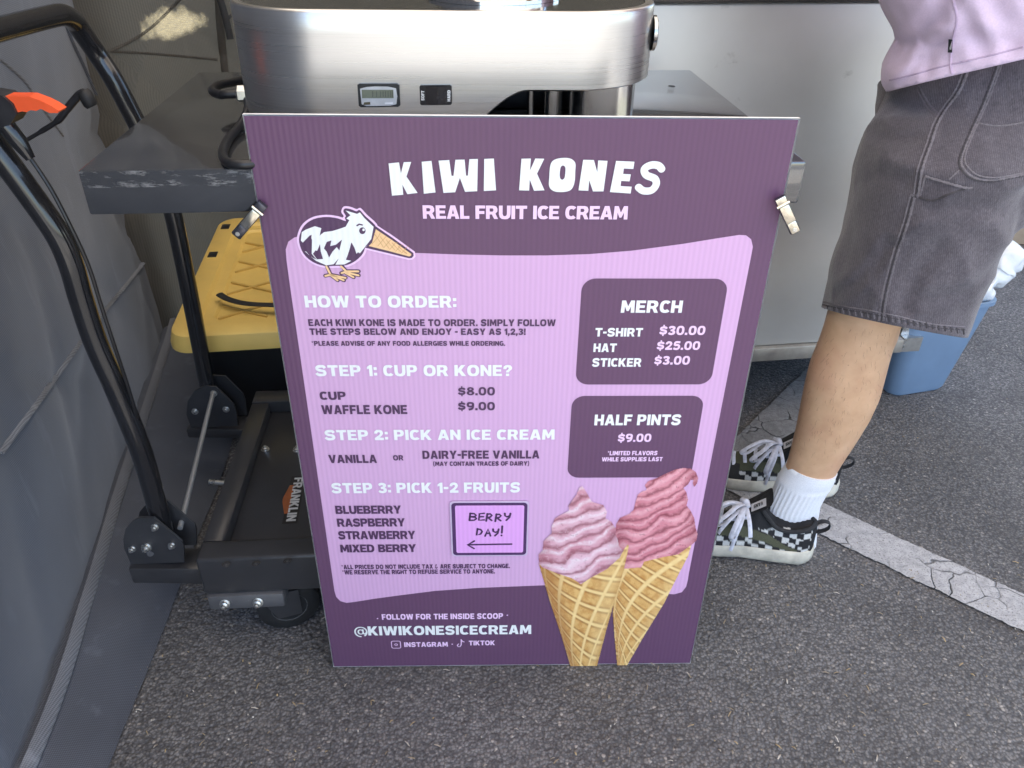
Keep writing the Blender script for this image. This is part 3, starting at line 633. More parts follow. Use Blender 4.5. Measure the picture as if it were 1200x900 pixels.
hand([[(0, 0), (4, 28), (30, 40), (62, 28)], [(70, 0), (58, 50), (24, 82)]], 612, 452)
hand([[(10, 0), (4, 82)], [(0, 112), (1, 116)]], 716, 416)
hand([[(10, 8), (548, 0)], [(88, -38), (6, 10), (84, 54)]], 292, 638)
obj('handwriting', cd, m_print('marker_ink', srgb(72, 46, 84), .5, False), card, smooth=False)
def proj(p):
    v = V(p) - CPOS; d_ = v.dot(FW); return (600 + F_PX * v.dot(CR) / d_, 450 + F_PX * v.dot(CD) / d_)
def rotz(org, yaw): return Matrix.Translation(V(org)) @ Matrix.Rotation(yaw, 4, 'Z')
def bolt(mb, p, nrm, r=.006, h=.006):
    p, nrm = V(p), V(nrm).normalized()
    mb.lathe(p, nrm, [(r * 1.35, 0), (r * 1.35, h * .25), (r, h * .3), (r, h * .9), (r * .55, h), (r * .5, h * 1.5), (0, h * 1.55)], 12)

# ================================================================== LIFT TABLE
TY = .0804; KS = 1.016; TZ = 1.1388 - (1.1388 - .8603) * KS; TW, TD = .809 * KS + .014, .5174 * KS; T0 = V((-.4796 * KS, .8593 * KS, 0))
TM = rotz(T0, TY)
lt = thing('lift_table', T0 + V((.4, .25, 0)), 'black steel lift table on castors with a scratched grey top', 'lift table')
def m_tabletop():
    t = NT('table_grey_paint'); c = t.coord()
    sx = t.node('ShaderNodeSeparateXYZ'); t.L(c, sx.inputs[0])
    scr = t.noise(t.coord(scale=(18, 40, 300)), 1.0, 5, .7); chips = t.noise(t.coord(scale=(26, 26, 110)), 1.0, 7, .78)
    zt = t.ramp(sx.outputs[2], [(0, 0), (1, 1)])
    band = t.math('MULTIPLY', t.math('GREATER_THAN', sx.outputs[2], TZ - .020), t.math('LESS_THAN', sx.outputs[2], TZ - .0012))
    left = t.math('LESS_THAN', sx.outputs[0], -.17)
    k = t.math('MULTIPLY', t.math('MULTIPLY', band, left), t.ramp(chips, [(.52, 0.0), (.62, .5)]))
    fine = t.ramp(t.noise(t.coord(scale=(4, 9, 260)), 1.0, 4, .75), [(.70, 0.0), (.78, .5)])
    front = t.math('LESS_THAN', sx.outputs[1], -.15)
    k = t.math('MAXIMUM', k, t.math('MULTIPLY', fine, t.math('MULTIPLY', front, left)))
    col = t.mix(k, t.ramp(t.noise(c, 20, 4), [(.3, (.030, .031, .034)), (.7, (.044, .045, .048))]), (.46, .45, .44))
    t.set(Base_Color=col, Roughness=t.ramp(t.noise(c, 12, 5), [(.3, .10), (.75, .20)]), Specular_IOR_Level=.9, Coat_Weight=.8, Coat_Roughness=.05, Coat_IOR=2.1); return t.m
M_TOP = m_tabletop()
mb = MB(); mb.box((0, 0, TZ - .052), (TW, TD, TZ), TM, .003, 2); obj('tabletop', mb, M_TOP, lt)
M_BRKT = m_black_steel('bracket_grey', (.075, .075, .08), .4, .3)
# base frame
BM = rotz((-.505, .921, 0), TY)
mb = MB(); mb.box((0, 0, .1285), (.80, .045, .208), BM, .006, 3); obj('front_rail', mb, M_BLACK, lt)
mb = MB(); mb.box((0, .455, .128), (.80, .50, .208), BM, .004); obj('rear_rail', mb, M_BLACK, lt)
mb = MB(); mb.box((.0, .0455, .13), (.036, .4545, .206), BM, .004); obj('side_rail', mb, M_BLACK, lt)
mb = MB(); mb.box((.764, .0455, .13), (.80, .4545, .206), BM, .004); obj('side_rail', mb, M_BLACK, lt)
mb = MB(); mb.box((.0365, .0457, .172), (.7635, .4543, .182), BM, .001); deck = obj('deck_plate', mb, M_BLACK, lt)
for x0, y0 in ((0.004, .003), (.66, .003), (0.004, .40), (.66, .40)):
    mb = MB(); mb.box((x0, y0 - (.008 if y0 < .1 else 0), .096), (x0 + .125, y0 + .075, .1278), BM, .005); cb = obj('castor_bracket', mb, M_BRKT, lt)
    if y0 < .1:
        for dx in (.028, .082):
            mb = MB(); bolt(mb, BM @ V((x0 + dx, y0 - .0082, .112)), BM.to_3x3() @ V((0, -1, .25)), .0065, .009); obj('bolt', mb, M_STEELBOLT, cb)
    cx, cy = (x0 + .115, y0 + .045)
    c0 = BM @ V((cx, cy, .054))
    ax = BM.to_3x3() @ V((.28, -1, 0)).normalized() if y0 < .1 else BM.to_3x3() @ V((.6, -1, 0)).normalized()
    mb = MB(); mb.lathe(c0 - ax * .016, ax, [(.03, 0), (.046, 0), (.053, .004), (.0535, .016), (.053, .028), (.046, .032), (.03, .032)], 40)
    tyre = obj('castor', mb, M_RUBBER, lt)
    mb = MB(); mb.lathe(c0 - ax * .0165, ax, [(0, -.004), (.008, -.004), (.009, .001), (.026, .002), (.031, .0), (.031, .033), (.026, .031), (.009, .032), (.008, .037), (0, .037)], 32)
    obj('hub', mb, plain('castor_hub', (.07, .07, .072), .3, 0, .2, 60), tyre)
    mb = MB()
    for s_ in (-1, 1):
        q = c0 + ax * .022 * s_; u_ = V((-ax.y, ax.x, 0))
        mb.prism([q + u_ * .02 + V((0, 0, -.012)), q - u_ * .02 + V((0, 0, -.012)), q - u_ * .045 + V((0, 0, .046)), q + u_ * .02 + V((0, 0, .046))], ax * .003)
    obj('fork', mb, M_BLACK, tyre)
for px, py in ((300, 660.5), (337, 657.5), (265, 661.5), (311, 527), (348, 527.5)):
    q = GZ(px, py, .182 if py < 600 else .208); mb = MB(); bolt(mb, q, (0, 0, 1), .006 if py < 600 else .005, .006 if py < 600 else .0022); obj('bolt', mb, M_STEELBOLT if py < 600 else M_BLACK, lt)
# makers plate on the deck
zd = .1822
q = [GZ(342.6, 557, zd), GZ(357.7, 559, zd), GZ(350, 613, zd), GZ(329, 614, zd)]
c_ = (q[0] + q[1] + q[2] + q[3]) / 4; yd = ((q[2] + q[3]) / 2 - (q[0] + q[1]) / 2); Ld = yd.length; yd.normalize(); xd = V((-yd.y, yd.x, 0)); 
if xd.x < 0: xd = -xd
mb = MB(); Wd = .026
mb.add([c_ + yd * a_ + xd * b_ for a_, b_ in ((-Ld / 2, -Wd / 2), (Ld / 2, -Wd / 2), (Ld / 2, Wd / 2), (-Ld / 2, Wd / 2))], [[0, 1, 2, 3]])
pl_ = obj('name_plate', mb, plain('plate_black', (.02, .018, .018), .4, 0, .1), deck, smooth=False)
mb = MB(); mb.add([c_ + V((0, 0, .0004)) + yd * a_ + xd * b_ for a_, b_ in ((-Ld * .30, -Wd * .5), (-Ld * .05, -Wd * .78), (.0, -Wd * .80), (Ld * .05, -Wd * .78), (Ld * .30, -Wd * .5), (Ld * .3, -Wd * .2), (-Ld * .3, -Wd * .2))], [list(range(7))])
obj('plate_badge', mb, plain('badge_orange', (.35, .10, .03), .5, 0, .2), deck, smooth=False)
polys, W_ = text_polys('FRANKLIN', .09); mb = MB()
for k, pl in enumerate(polys):
    L3 = [[V((x, y, 0)) for x, y in l] for l in pl]; pts = [p for l in L3 for p in l]
    mb.add([c_ + V((0, 0, .0008)) + yd * ((p.x / W_ - .5) * Ld * .92) + xd * ((p.y - .42) * .0165) for p in pts], [list(t) for t in tessellate_polygon(L3)])
obj('plate_lettering', mb, plain('badge_white', (.6, .6, .58), .5), deck, smooth=False)
# handle brackets
M_PLATE = m_black_steel('bracket_black', (.026, .027, .031), .42, .15)
def bracket(Y, pxs, near):
    poly = [PY(x, y, Y) for x, y in pxs]
    for dy in (0, .042):
        mb = MB(); mb.prism([p + V((dy * .06 + (0 if dy == 0 else .004), dy, 0)) for p in poly], (0, .004, 0)); o = obj('hinge_plate', mb, M_PLATE, lt, smooth=False)
        if dy == 0 and near:
            for px, py in ((181.5, 617.5), (155, 643), (201.5, 639)):
                mb = MB(); bolt(mb, PY(px, py, Y), (0, -1, .1), .0048, .006); obj('bolt', mb, M_STEELBOLT, o)
            mb = MB(); bolt(mb, PY(172, 641, Y), (0, -1, .1), .0065, .008); obj('bolt', mb, M_STEELBOLT, o)
            mb = MB(); mb.tube([PY(176, 648, Y - .001), PY(176.3, 648, Y - .0022)], [.006, .006], 16); obj('hole', mb, M_CABLE, o)
        elif dy == 0:
            for px, py in ((250.5, 461), (228.5, 482), (265, 479.5)):
                mb = MB(); bolt(mb, PY(px, py, Y), (0, -1, .1), .0055, .005); obj('bolt', mb, M_STEELBOLT, o)
bracket(.972, [(153.5, 661), (145.5, 643), (144.5, 632), (147, 620), (154, 611.5), (163, 607), (180, 606.7), (213.4, 634.7), (215.5, 642), (216, 659)], True)
bracket(1.392, [(224, 501), (218.5, 486), (220, 470), (228, 458), (238, 452.5), (253, 453.5), (274, 474), (277, 482), (279, 499)], False)
for Y, x0 in ((.985, -.648), (1.405, -.70)):
    mb = MB(); mb.box((x0, Y - .018, .104), (-.508, Y + .034, .1405 if Y < 1.2 else .128), Matrix.Identity(4), .004); obj('handle_beam', mb, M_BLACK, lt)
# U handle : near leg, top bar, far leg - one bent tube
near = [PY(x, y, .995) for x, y in ((193, 622), (186, 600), (167, 533), (137, 458), (112, 401), (95, 350), (84, 312), (70, 279), (49, 247), (15, 200), (-18, 156))]
d_ = (near[-1] - near[-2]).normalized()
far = [PY(x, y, 1.411) for x, y in ((248, 478), (246, 468), (205, 260), (180, 185), (158, 140), (133, 93), (113, 62))] + [PY(93, 33, 1.39)]
bar = [V((-.716, 1.215, .950)), V((-.708, 1.30, .950)), V((-.703, 1.345, .948))]
nt = near[-1] + d_ * .05
path = spline(near, 6) + spline([near[-1], nt, V((-.70, 1.01, .935)), V((-.715, 1.05, .948)), V((-.719, 1.12, .950)), bar[0]], 8)[1:] + spline([bar[0], bar[1], bar[2], PY(86, 24, 1.378), far[-1]], 8)[1:] + spline(far[::-1], 6)[1:]
mb = MB(); mb.tube(path, .0162, 20); hd = obj('handle', mb, M_GLOSSBLK, lt)
mb = MB(); mb.prism([PY(x, y, .982) for x, y in ((1, 112.5), (34, 113), (50, 119), (60, 124), (69, 130), (67.5, 132.5), (58, 132.5), (48, 127.6), (42, 130), (36, 129), (31, 131.5), (26, 130.5), (19, 132.5), (14, 123))], (0, .02, 0))
obj('release_lever', mb, plain('orange_plastic', srgb(236, 92, 48), .4, 0, .06, 40), lt, smooth=False)
mb = MB(); mb.prism([PY(x, y, .978) for x, y in ((-25, 108), (2, 112), (14, 122), (19.5, 134), (12, 146), (-5, 152), (-25, 146))], (0, .03, 0)); obj('lever_bracket', mb, M_MATBLK, lt, smooth=False)
mb = MB(); mb.tube([PY(6, 146, .99), PY(22, 166, .99), PY(36, 186, .99)], [.011, .0105, .006], 16); obj('cable_sheath', mb, M_GLOSSBLK, lt)
mb = MB(); mb.tube(spline([PY(x, y, yy) for x, y, yy in ((35, 184, .99), (60, 222, .985), (84, 268, .98), (104, 312, .98), (118, 356, .98), (133, 402, .98), (147, 444, .985), (158, 480, .99), (165, 510, 1.0), (176, 548, 1.0))], 6), .0028, 8); obj('release_cable', mb, M_CABLE, lt)
mb = MB(); mb.tube(spline([PY(x, y, 1.25) for x, y in ((28, 166), (50, 153), (68, 141), (80, 126), (92, 112), (99, 108))], 5), [.003] * 5 + [.004] * 5 + [.0055] * 5 + [.006] * 5 + [.006] * 5 + [.006], 10); pd = obj('brake_lever', mb, M_MATBLK, lt)
mb = MB(); mb.tube([PY(97, 106, 1.25), PY(99, 109, 1.25), PY(106, 122, 1.25), PY(108, 125, 1.25)], [.008, .0105, .0105, .008], 12); obj('rubber_tip', mb, M_RUBBER, pd)
mb = MB(); mb.cyl(PY(211, 619, 1.0), PY(249.5, 461, 1.385), .0046, 12); obj('tie_rod', mb, plain('grey_rod', (.42, .43, .44), .45, .6, .08, 30), lt)
mb = MB(); mb.cyl(BM @ V((-.052, .27, .15)), BM @ V((.0, .262, .148)), .0055, 12); obj('stop_peg', mb, M_STEELBOLT, lt)
for y_ in (.09, .40):
    for x0, x1 in ((.28, .70), (.70, .28)):
        mb = MB(); yy = y_ + (.012 if x0 > x1 else 0); a_, b_ = BM @ V((x0, yy, .20)), BM @ V((x1, yy, .80)); mb.tube([a_, b_], .022, 4, True, .22, up=BM.to_3x3() @ V((0, 1, 0))); obj('scissor_arm', mb, M_BLACK, lt)

mb = MB(); hp_ = GZ(787, 101, TZ + .0004); mb.add([hp_ + V((math.cos(i * .7) * .006, math.sin(i * .7) * .008, 0)) for i in range(9)], [list(range(9))]); obj('bolt_hole', mb, M_CABLE, lt, smooth=False)
# clips that hold the sign on the table edge
def m_clip(): return plain('clip_steel', (.66, .62, .52), .22, 1.0, .2, 120)
M_CLIP = m_clip(); M_CLIPD = plain('clip_dark', (.10, .10, .12), .3, .8, .2, 80)
def clip(a, b, Y, label, flip):
    A, B = PY(*a, Y), PY(*b, Y); t = (B - A).normalized(); s_ = t.cross(V((0, -1, 0))).normalized(); n_ = V((0, -1, 0)); L = (B - A).length
    M = Matrix((( *s_, 0), (*t, 0), (*n_, 0), (0, 0, 0, 1))).transposed(); M = Matrix.Translation(A) @ M
    o = thing('spring_clip', A, label, 'clip', 'steel clips holding the sign')
    mb = MB(); mb.box((-.0062, 0, -.006), (.0062, L, -.001), M, .0012); obj('back_jaw', mb, M_CLIPD, o)
    mb = MB(); mb.box((-.0056, L * .22, -.0005), (.0056, L * .68, .0028), M, .001); obj('lever', mb, M_CLIP, o)
    mb = MB(); mb.box((-.0050, L * .69, -.0005), (.0050, L * .985, .0012), M, .0008); tb_ = obj('tail', mb, M_CLIPD if not flip else M_CLIP, o)
    mb = MB(); mb.cyl(M @ V((-.0075, L * .19, .0008)), M @ V((.0075, L * .19, .0008)), .0022, 10); obj('pivot_pin', mb, M_CLIP, o)
    mb = MB(); mb.box((-.0058, 0.0, -.0008), (.0058, L * .17, .0015), M, .0006); obj('front_jaw', mb, M_CLIP if flip else M_CLIPD, o)
    mb = MB(); mb.lathe(M @ V((0, L * .9, .0012)), n_, [(.0026, 0), (.0026, .0006), (.0014, .0007), (0, .0005)], 12); obj('rivet', mb, M_STEELBOLT, tb_)
clip((308, 239.5), (275.5, 277.5), .872, 'steel spring clip at the left edge of the purple sign, over the yellow lid', False)
clip((914, 232), (933, 273), .884, 'steel spring clip at the right edge of the purple sign, over the pale metal panel', True)

# ================================================================== ICE CREAM MACHINE
MM = rotz((-.089, 1.003, TZ), .025)
mac = thing('ice_cream_machine', MM @ V((0, .15, 0)), 'brushed steel ice cream machine with a counter and rocker switch, on the grey table', 'ice cream machine')
M_BRUSH = m_brushed('brushed_steel', (.69, .672, .65), .30, (1.5, 1.5, 900)); M_BRUSHV = m_brushed('brushed_steel_column', (.6, .59, .58), .2, (500, 500, 3))
HW, DEP, RC, ZT = .267, .36, .115, .150
def plan(hw, dep, rc, k=16, y0=0):
    P = [(-hw, dep)]
    for i in range(6): P.append((-hw, dep + (y0 + rc - dep) * (i + 1) / 7))
    for i in range(k + 1): an = math.pi + math.pi / 2 * i / k; P.append((-hw + rc + rc * math.cos(an), y0 + rc + rc * math.sin(an)))
    nf = 40
    for i in range(1, nf): P.append((-hw + rc + (2 * hw - 2 * rc) * i / nf, y0))
    for i in range(k + 1): an = -math.pi / 2 + math.pi / 2 * i / k; P.append((hw - rc + rc * math.cos(an), y0 + rc + rc * math.sin(an)))
    for i in range(7): P.append((hw, y0 + rc + (dep - rc - y0) * (i + 1) / 7))
    return P
Pn = plan(HW, DEP, RC); Pi = plan(HW - .004, DEP, RC - .004, y0=.004); Pj = plan(HW - .012, DEP, RC - .012, y0=.012)
def zlow(x): return .0605 * sst(.0, .105, x)
rows = []
for (x, y), (xi, yi), (xj, yj) in zip(Pn, Pi, Pj):
    z0 = zlow(x); rows.append([MM @ V((xi + (x - xi) * .2, yi + (y - yi) * .2, z0 + .0008)), MM @ V((x, y, z0 + .003))] + [MM @ V((x, y, z0 + .003 + (ZT - .006 - z0) * i / 6)) for i in range(1, 6)] + [MM @ V((x, y, ZT - .0035)), MM @ V((x + (xi - x) * .35, y + (yi - y) * .35, ZT - .0008)), MM @ V((xi, yi, ZT)), MM @ V((xj, yj, ZT - .0005))])
mb = MB(); mb.loft(rows, cap=False, closed=False)
# inner return of the shell and the back
rin = [[MM @ V((xi + (x - xi) * .2, yi + (y - yi) * .2, zlow(x) + .0008)), MM @ V((xi, yi, zlow(x) + .002)), MM @ V((xi, yi, ZT - .01))] for (x, y), (xi, yi) in zip(Pn, Pi)]
mb.loft(rin, cap=False, closed=False)
mb.add([MM @ V((-HW, DEP, 0)), MM @ V((HW, DEP, .06)), MM @ V((HW, DEP, ZT)), MM @ V((-HW, DEP, ZT))], [[0, 1, 2, 3]])
body = obj('housing', mb, M_BRUSH, mac, angle=50)
mb = MB(); mb.add([MM @ V((x, y, ZT - .0012)) for x, y in Pj], [list(range(len(Pj)))]); obj('top_plate', mb, m_brushed('steel_top', (.6, .59, .58), .12, (300, 3, 3)), mac, smooth=False)
M_NICHE = plain('niche_black', (.016, .014, .016), .35, 0, .2, 40)
mb = MB(); mb.box((-.225, .03, .001), (.005, DEP - .01, .142), MM, .006); obj('inner_casing', mb, M_NICHE, mac)
mb = MB(); mb.box((.006, .17, .001), (.20, DEP - .01, .142), MM, .002); obj('niche_back', mb, M_NICHE, mac)
mb = MB(); Pc = plan(.042, .30, .041, y0=.03); mb.loft([[MM @ V((x + .203, y, z)) for x, y in Pc] for z in (.001, .06, .13)], True, True); obj('column', mb, M_BRUSHV, mac)
mb = MB(); mb.cyl(MM @ V((.142, .095, .001)), MM @ V((.142, .095, .13)), .013, 24); obj('dispenser_tube', mb, M_BRUSHV, mac)
mb = MB(); mb.cyl(MM @ V((.112, .10, .001)), MM @ V((.112, .10, .13)), .0045, 12); obj('guide_rod', mb, M_BRUSHV, mac)
mb = MB(); mb.lathe(MM @ V((.062, .14, ZT - .001)), (0, 0, 1), [(.088, 0), (.088, .004), (.074, .008), (.070, .02), (.070, .16), (.06, .17), (.02, .172), (0, .172)], 48); obj('hopper_drum', mb, m_brushed('polished_steel', (.68, .67, .66), .1, (400, 400, 3)), mac)
FP, FN = MM @ V((0, 0, 0)), (MM.to_3x3() @ V((0, -1, 0))).normalized()
def fp(px, py, off=0): return PL(px, py, FP, FN) + FN * off
def fpoly(pts, off, th, name, mat, parent, r=0):
    mb = MB(); mb.prism([fp(x, y, off) for x, y in pts], FN * th); return obj(name, mb, mat, parent, smooth=False)
ct = fpoly([(419.3, 98.6), (422, 97.2), (465.5, 97.2), (468, 99), (469.3, 122.5), (467, 124.2), (423.5, 124.8), (421, 123)], .0002, .004, 'counter_display', plain('counter_black', (.02, .022, .025), .35), mac)
fpoly([(422.5, 103), (430, 101), (440, 100.3), (455, 100.5), (464.5, 102.5), (466, 112), (465, 121), (458, 122.6), (430, 123.2), (424.5, 121)], .0043, .0006, 'counter_face', plain('counter_silver', (.50, .52, .55), .4, .2), ct)
fpoly([(424.5, 104), (461.5, 104), (461.8, 113.8), (425, 113.8)], .0051, .0004, 'counter_screen', plain('counter_lcd', (.16, .18, .14), .15), ct)
mb = MB()
for i, (x, h0, h1) in enumerate(((437, 105.5, 112.5), (441.5, 105.5, 112.5), (446, 105.5, 112.5), (449.2, 105.5, 112.5), (452, 105.5, 112.5), (455, 105.5, 112.5), (458, 105.5, 112.5), (460, 105.5, 112.5))):
    mb.prism([fp(x, h0, .00565), fp(x + .8, h0, .00565), fp(x + .9, h1, .00565), fp(x + .1, h1, .00565)], FN * .0001)
obj('counter_digit', mb, plain('lcd_dark', (.06, .065, .055), .3), ct, smooth=False)
fpoly([(427.5, 118.6), (434.5, 118.2), (434.8, 121.2), (426.5, 121.6)], .0051, .0008, 'reset_button', plain('counter_button', (.08, .07, .04), .4), ct)
fpoly([(451.5, 119), (461, 118.6), (461, 120.6), (451.5, 121)], .0051, .0002, 'counter_marking', plain('counter_print', (.7, .72, .76), .4), ct)
rk = fpoly([(491.8, 101), (493, 99.2), (527.5, 98.8), (529.5, 100.5), (529.6, 120.6), (528.2, 122.2), (494.2, 122.6), (492.6, 121.2)], .0002, .003, 'rocker_switch', plain('switch_black', (.015, .014, .016), .3), mac)
mb = MB(); mb.add([fp(499, 100.5, .0034), fp(513, 100.3, .0075), fp(523, 100.3, .0034), fp(523.5, 121, .0034), fp(513.5, 121, .0075), fp(499.5, 121.2, .0034)], [[0, 1, 4, 5], [1, 2, 3, 4]]); obj('rocker', mb, plain('rocker_black', (.02, .018, .02), .25), rk, smooth=False)
def vtext(s, px, y0, y1, wpx, name, up):
    """text turned by a quarter, reading upwards (up) on the steel front"""
    polys, W = text_polys(s, .12); mb = MB(); sg = 1 if up else -1
    for pl in polys:
        L3 = [[V((x, y, 0)) for x, y in l] for l in pl]; pts = [p for l in L3 for p in l]
        mb.add([fp(px + (p.y - .5) * wpx * -sg, y0 + (y1 - y0) * (p.x / W if not up else 1 - p.x / W), .0035) for p in pts], [list(t) for t in tessellate_polygon(L3)])
    obj(name, mb, plain('switch_white', (.75, .75, .75), .5), rk, smooth=False)
vtext('SOFT', 495.7, 105.5, 117, 3.6, 'switch_lettering', True); vtext('HARD', 526.2, 105, 118, 3.6, 'switch_lettering', True)
# side port, cable gland, cords
ks = MM @ V((HW, .095, .1135)); kx = MM.to_3x3() @ V((1, 0, 0))
mb = MB(); mb.lathe(ks - kx * .002, kx, [(.021, 0), (.021, .004), (.018, .0055), (.015, .004), (.014, .001), (0, .001)], 32); obj('side_port', mb, m_brushed('port_steel', (.5, .5, .5), .18, (50, 50, 50)), mac)
gp = PY(292, 110, 1.115); gx = V((-1, -.12, 0)).normalized()
mb = MB(); mb.lathe(gp - gx * .02, gx, [(.012, 0), (.012, .014), (.0135, .0145), (.0135, .022), (.011, .023), (.011, .034), (.009, .036)], 6); obj('cable_gland', mb, M_STEELBOLT, mac, angle=20)
mb = MB(); mb.tube(spline([gp + gx * .005, gp + gx * .03, PY(258, 111, 1.115), PY(249, 107, 1.13), PY(256, 100, 1.16), PY(275, 96, 1.19), PY(292, 93, 1.22)], 8), .0058, 12); obj('power_cord', mb, M_CABLE, mac)
mb = MB(); mb.tube(spline([PY(290, 118, 1.10), PY(290, 130, 1.07), GZ(281, 148, TZ + .008), GZ(268, 163, TZ + .006), GZ(261.5, 178, TZ + .006), GZ(266, 190, TZ + .006), GZ(285, 193, TZ + .006), GZ(310, 190, TZ + .006)], 8), .0056, 12); obj('power_cord', mb, M_CABLE, mac)

# ================================================================== STORAGE TOTE
tz = .315; pA, pB = GZ(190, 393, tz), GZ(256, 252, tz); tyaw = math.atan2(-(pB - pA).x, (pB - pA).y); LM = rotz((pA.x, pA.y, 0), tyaw); TD_ = (pB - pA).length; TW_ = .50
tote = thing('storage_tote', LM @ V((TW_ / 2, TD_ / 2, 0)), 'black plastic storage tote with a ribbed yellow lid under the grey table', 'storage tote')
M_YEL = plain('yellow_plastic', srgb(226, 192, 106), .42, 0, .07, 12, bump=.05, bs=200); M_TOTE = plain('black_plastic', (.013, .013, .015), .45, 0, .2, 30)
def rr3(x0, y0, x1, y1, r, z, M): return [M @ V((x, y, z)) for x, y in rrect(x0, y0, x1, y1, r, 6)]
mb = MB(); mb.loft([rr3(.05, .06, TW_ - .05, TD_ - .06, .04, .002, LM), rr3(.03, .04, TW_ - .03, TD_ - .04, .04, .24, LM), rr3(.022, .03, TW_ - .022, TD_ - .03, .04, .275, LM)]); obj('bin', mb, M_TOTE, tote)
mb = MB()
mb.loft([rr3(.012, .012, TW_ - .012, TD_ - .012, .045, .268, LM), rr3(0, 0, TW_, TD_, .05, .268, LM), rr3(0, 0, TW_, TD_, .05, .282, LM), rr3(.006, .006, TW_ - .006, TD_ - .006, .048, .304, LM), rr3(.012, .012, TW_ - .012, TD_ - .012, .045, .308, LM),
         rr3(.055, .05, TW_ - .055, TD_ - .05, .03, .308, LM), rr3(.062, .057, TW_ - .062, TD_ - .057, .03, .300, LM), rr3(.085, .085, TW_ - .085, TD_ - .085, .02, .300, LM), rr3(.09, .09, TW_ - .09, TD_ - .09, .02, .294, LM)])
lid = obj('lid', mb, M_YEL, tote, angle=35)
M_YELR = plain('yellow_rib', srgb(208, 172, 92), .45, 0, .06, 12)
mb = MB(); k = 0
for i in range(-4, 9):
    for s_ in (1, -1):
        x0, x1, y0, y1 = .095, TW_ - .095, .098, TD_ - .098
        a_ = V((x0, y0 + i * .125 + (.0 if s_ > 0 else .19), 0)); dv = V((1, .62 * s_, 0)); t0, t1 = 0.0, x1 - x0
        if s_ > 0:
            t0 = max(t0, (y0 - a_.y) / dv.y); t1 = min(t1, (y1 - a_.y) / dv.y)
        else:
            t0 = max(t0, (y1 - a_.y) / dv.y); t1 = min(t1, (y0 - a_.y) / dv.y)
        if t1 - t0 < .04: continue
        p0, p1 = a_ + dv * t0, a_ + dv * t1; k += 1; zz = .2940 + (k % 5) * .00012
        nn = V((-dv.y, dv.x, 0)).normalized() * .0026
        mb.prism([LM @ V((*(p0 + nn).xy, zz)), LM @ V((*(p1 + nn).xy, zz)), LM @ V((*(p1 - nn).xy, zz)), LM @ V((*(p0 - nn).xy, zz))], (0, 0, .0045))
obj('rib_lattice', mb, M_YELR, lid, smooth=False)
for x, y in ((.03, TD_ - .075), (.028, TD_ * .62)):
    mb = MB(); mb.box((x - .011, y - .017, .3075), (x + .011, y + .017, .3092), LM, .0005); obj('lock_slot', mb, M_CABLE, lid)
pp = [PY(x, y, 1.6) for x, y in ((258, 346),)]
mb = MB(); mb.tube(spline([GZ(256, 344, .318), GZ(266, 350, .316), GZ(284, 355, .315), GZ(308, 357, .315), GZ(345, 357, .315), GZ(420, 350, .315)], 6), [.0015] + [.009] * 29 + [.006], 10, True, .35, up=(0, 0, 1))
tag(obj('strap', mb, M_RUBBER), 'flat black strap lying across the yellow tote lid', 'strap')

# ================================================================== FABRIC WALLS
M_SIDE = m_fabric('tent_fabric_grey', (.080, .088, .108), .12, (.10, .11, .13))
M_BACK = m_fabric('tent_fabric_thin', (.070, .063, .054), .30, (.17, .145, .105), dirs='ZX', sheer=PY(204, 28, 2.235) - V((-.4, 2.36, 0)))
M_HEM = m_fabric('hem_tape', (.15, .157, .175), dirs='XY'); M_SKIRT = m_fabric('skirt_fabric', (.080, .088, .108), dirs='XY')
BASE = [(-.66, -.6), (-.69, .2), (-.727, .70), (-.785, 1.0), (-.845, 1.264), (-.915, 1.6), (-.985, 1.93), (-1.02, 2.08)]
bs = [V((x, y, 0)) for x, y in BASE]
def arc_pts(P, step):
    P = spline(P, 24); out = [P[0]]; acc = 0
    for a_, b_ in zip(P, P[1:]):
        acc += (b_ - a_).length
        if acc >= step: out.append(b_); acc = 0
    return out
def curtain(path, H, rows, amp, seed, hole=None, lean=0.0):
    mb = MB(); n = len(path); stp = (path[2] - path[1]).length
    for j in range(rows + 1):
        z = H * j / rows
        for i, p in enumerate(path):
            t = (path[min(i + 1, n - 1)] - path[max(i - 1, 0)]).normalized(); nn = V((-t.y, t.x, 0))
            s_ = i * stp
            f = noise.noise(V((s_ * 1.7, z * .6, seed))) * 1.0 + .30 * noise.noise(V((s_ * 3.4 + z * 2.0, z * 1.2 - s_ * .6, seed + 3))) + .22 * (1 - abs(noise.noise(V((s_ * 2.6 + z * 3.4, z * .8 - s_ * .6, seed + 9))))) ** 10 + .20 * (1 - abs(noise.noise(V((s_ * 3.0 - z * 2.2, z * .7 + s_ * .5, seed + 31))))) ** 12 + .03 * noise.noise(V((s_ * 16, z * 9, seed + 5)))
            mb.v.append(p + nn * (f * amp * min(1, .25 + z * 2.2) + lean * z) + V((0, 0, z)))
    for j in range(rows):
        for i in range(n - 1):
            q = [j * n + i, j * n + i + 1, (j + 1) * n + i + 1, (j + 1) * n + i]
            if hole:
                c = sum((mb.v[k] for k in q), V()) / 4
                if c.y > .5 and inside(proj(c), hole): continue
            mb.f.append(q)
    return mb
sp = arc_pts(bs, .02)
sw = thing('tent_wall', (-.8, .7, 0), 'dark grey tent side wall of woven fabric reaching down to the asphalt, left of the black handle', 'tent wall')
obj('fabric_sheet', curtain(sp, 2.3, 120, .046, 2), M_SIDE, sw, angle=80)
mb = MB(); rows = []
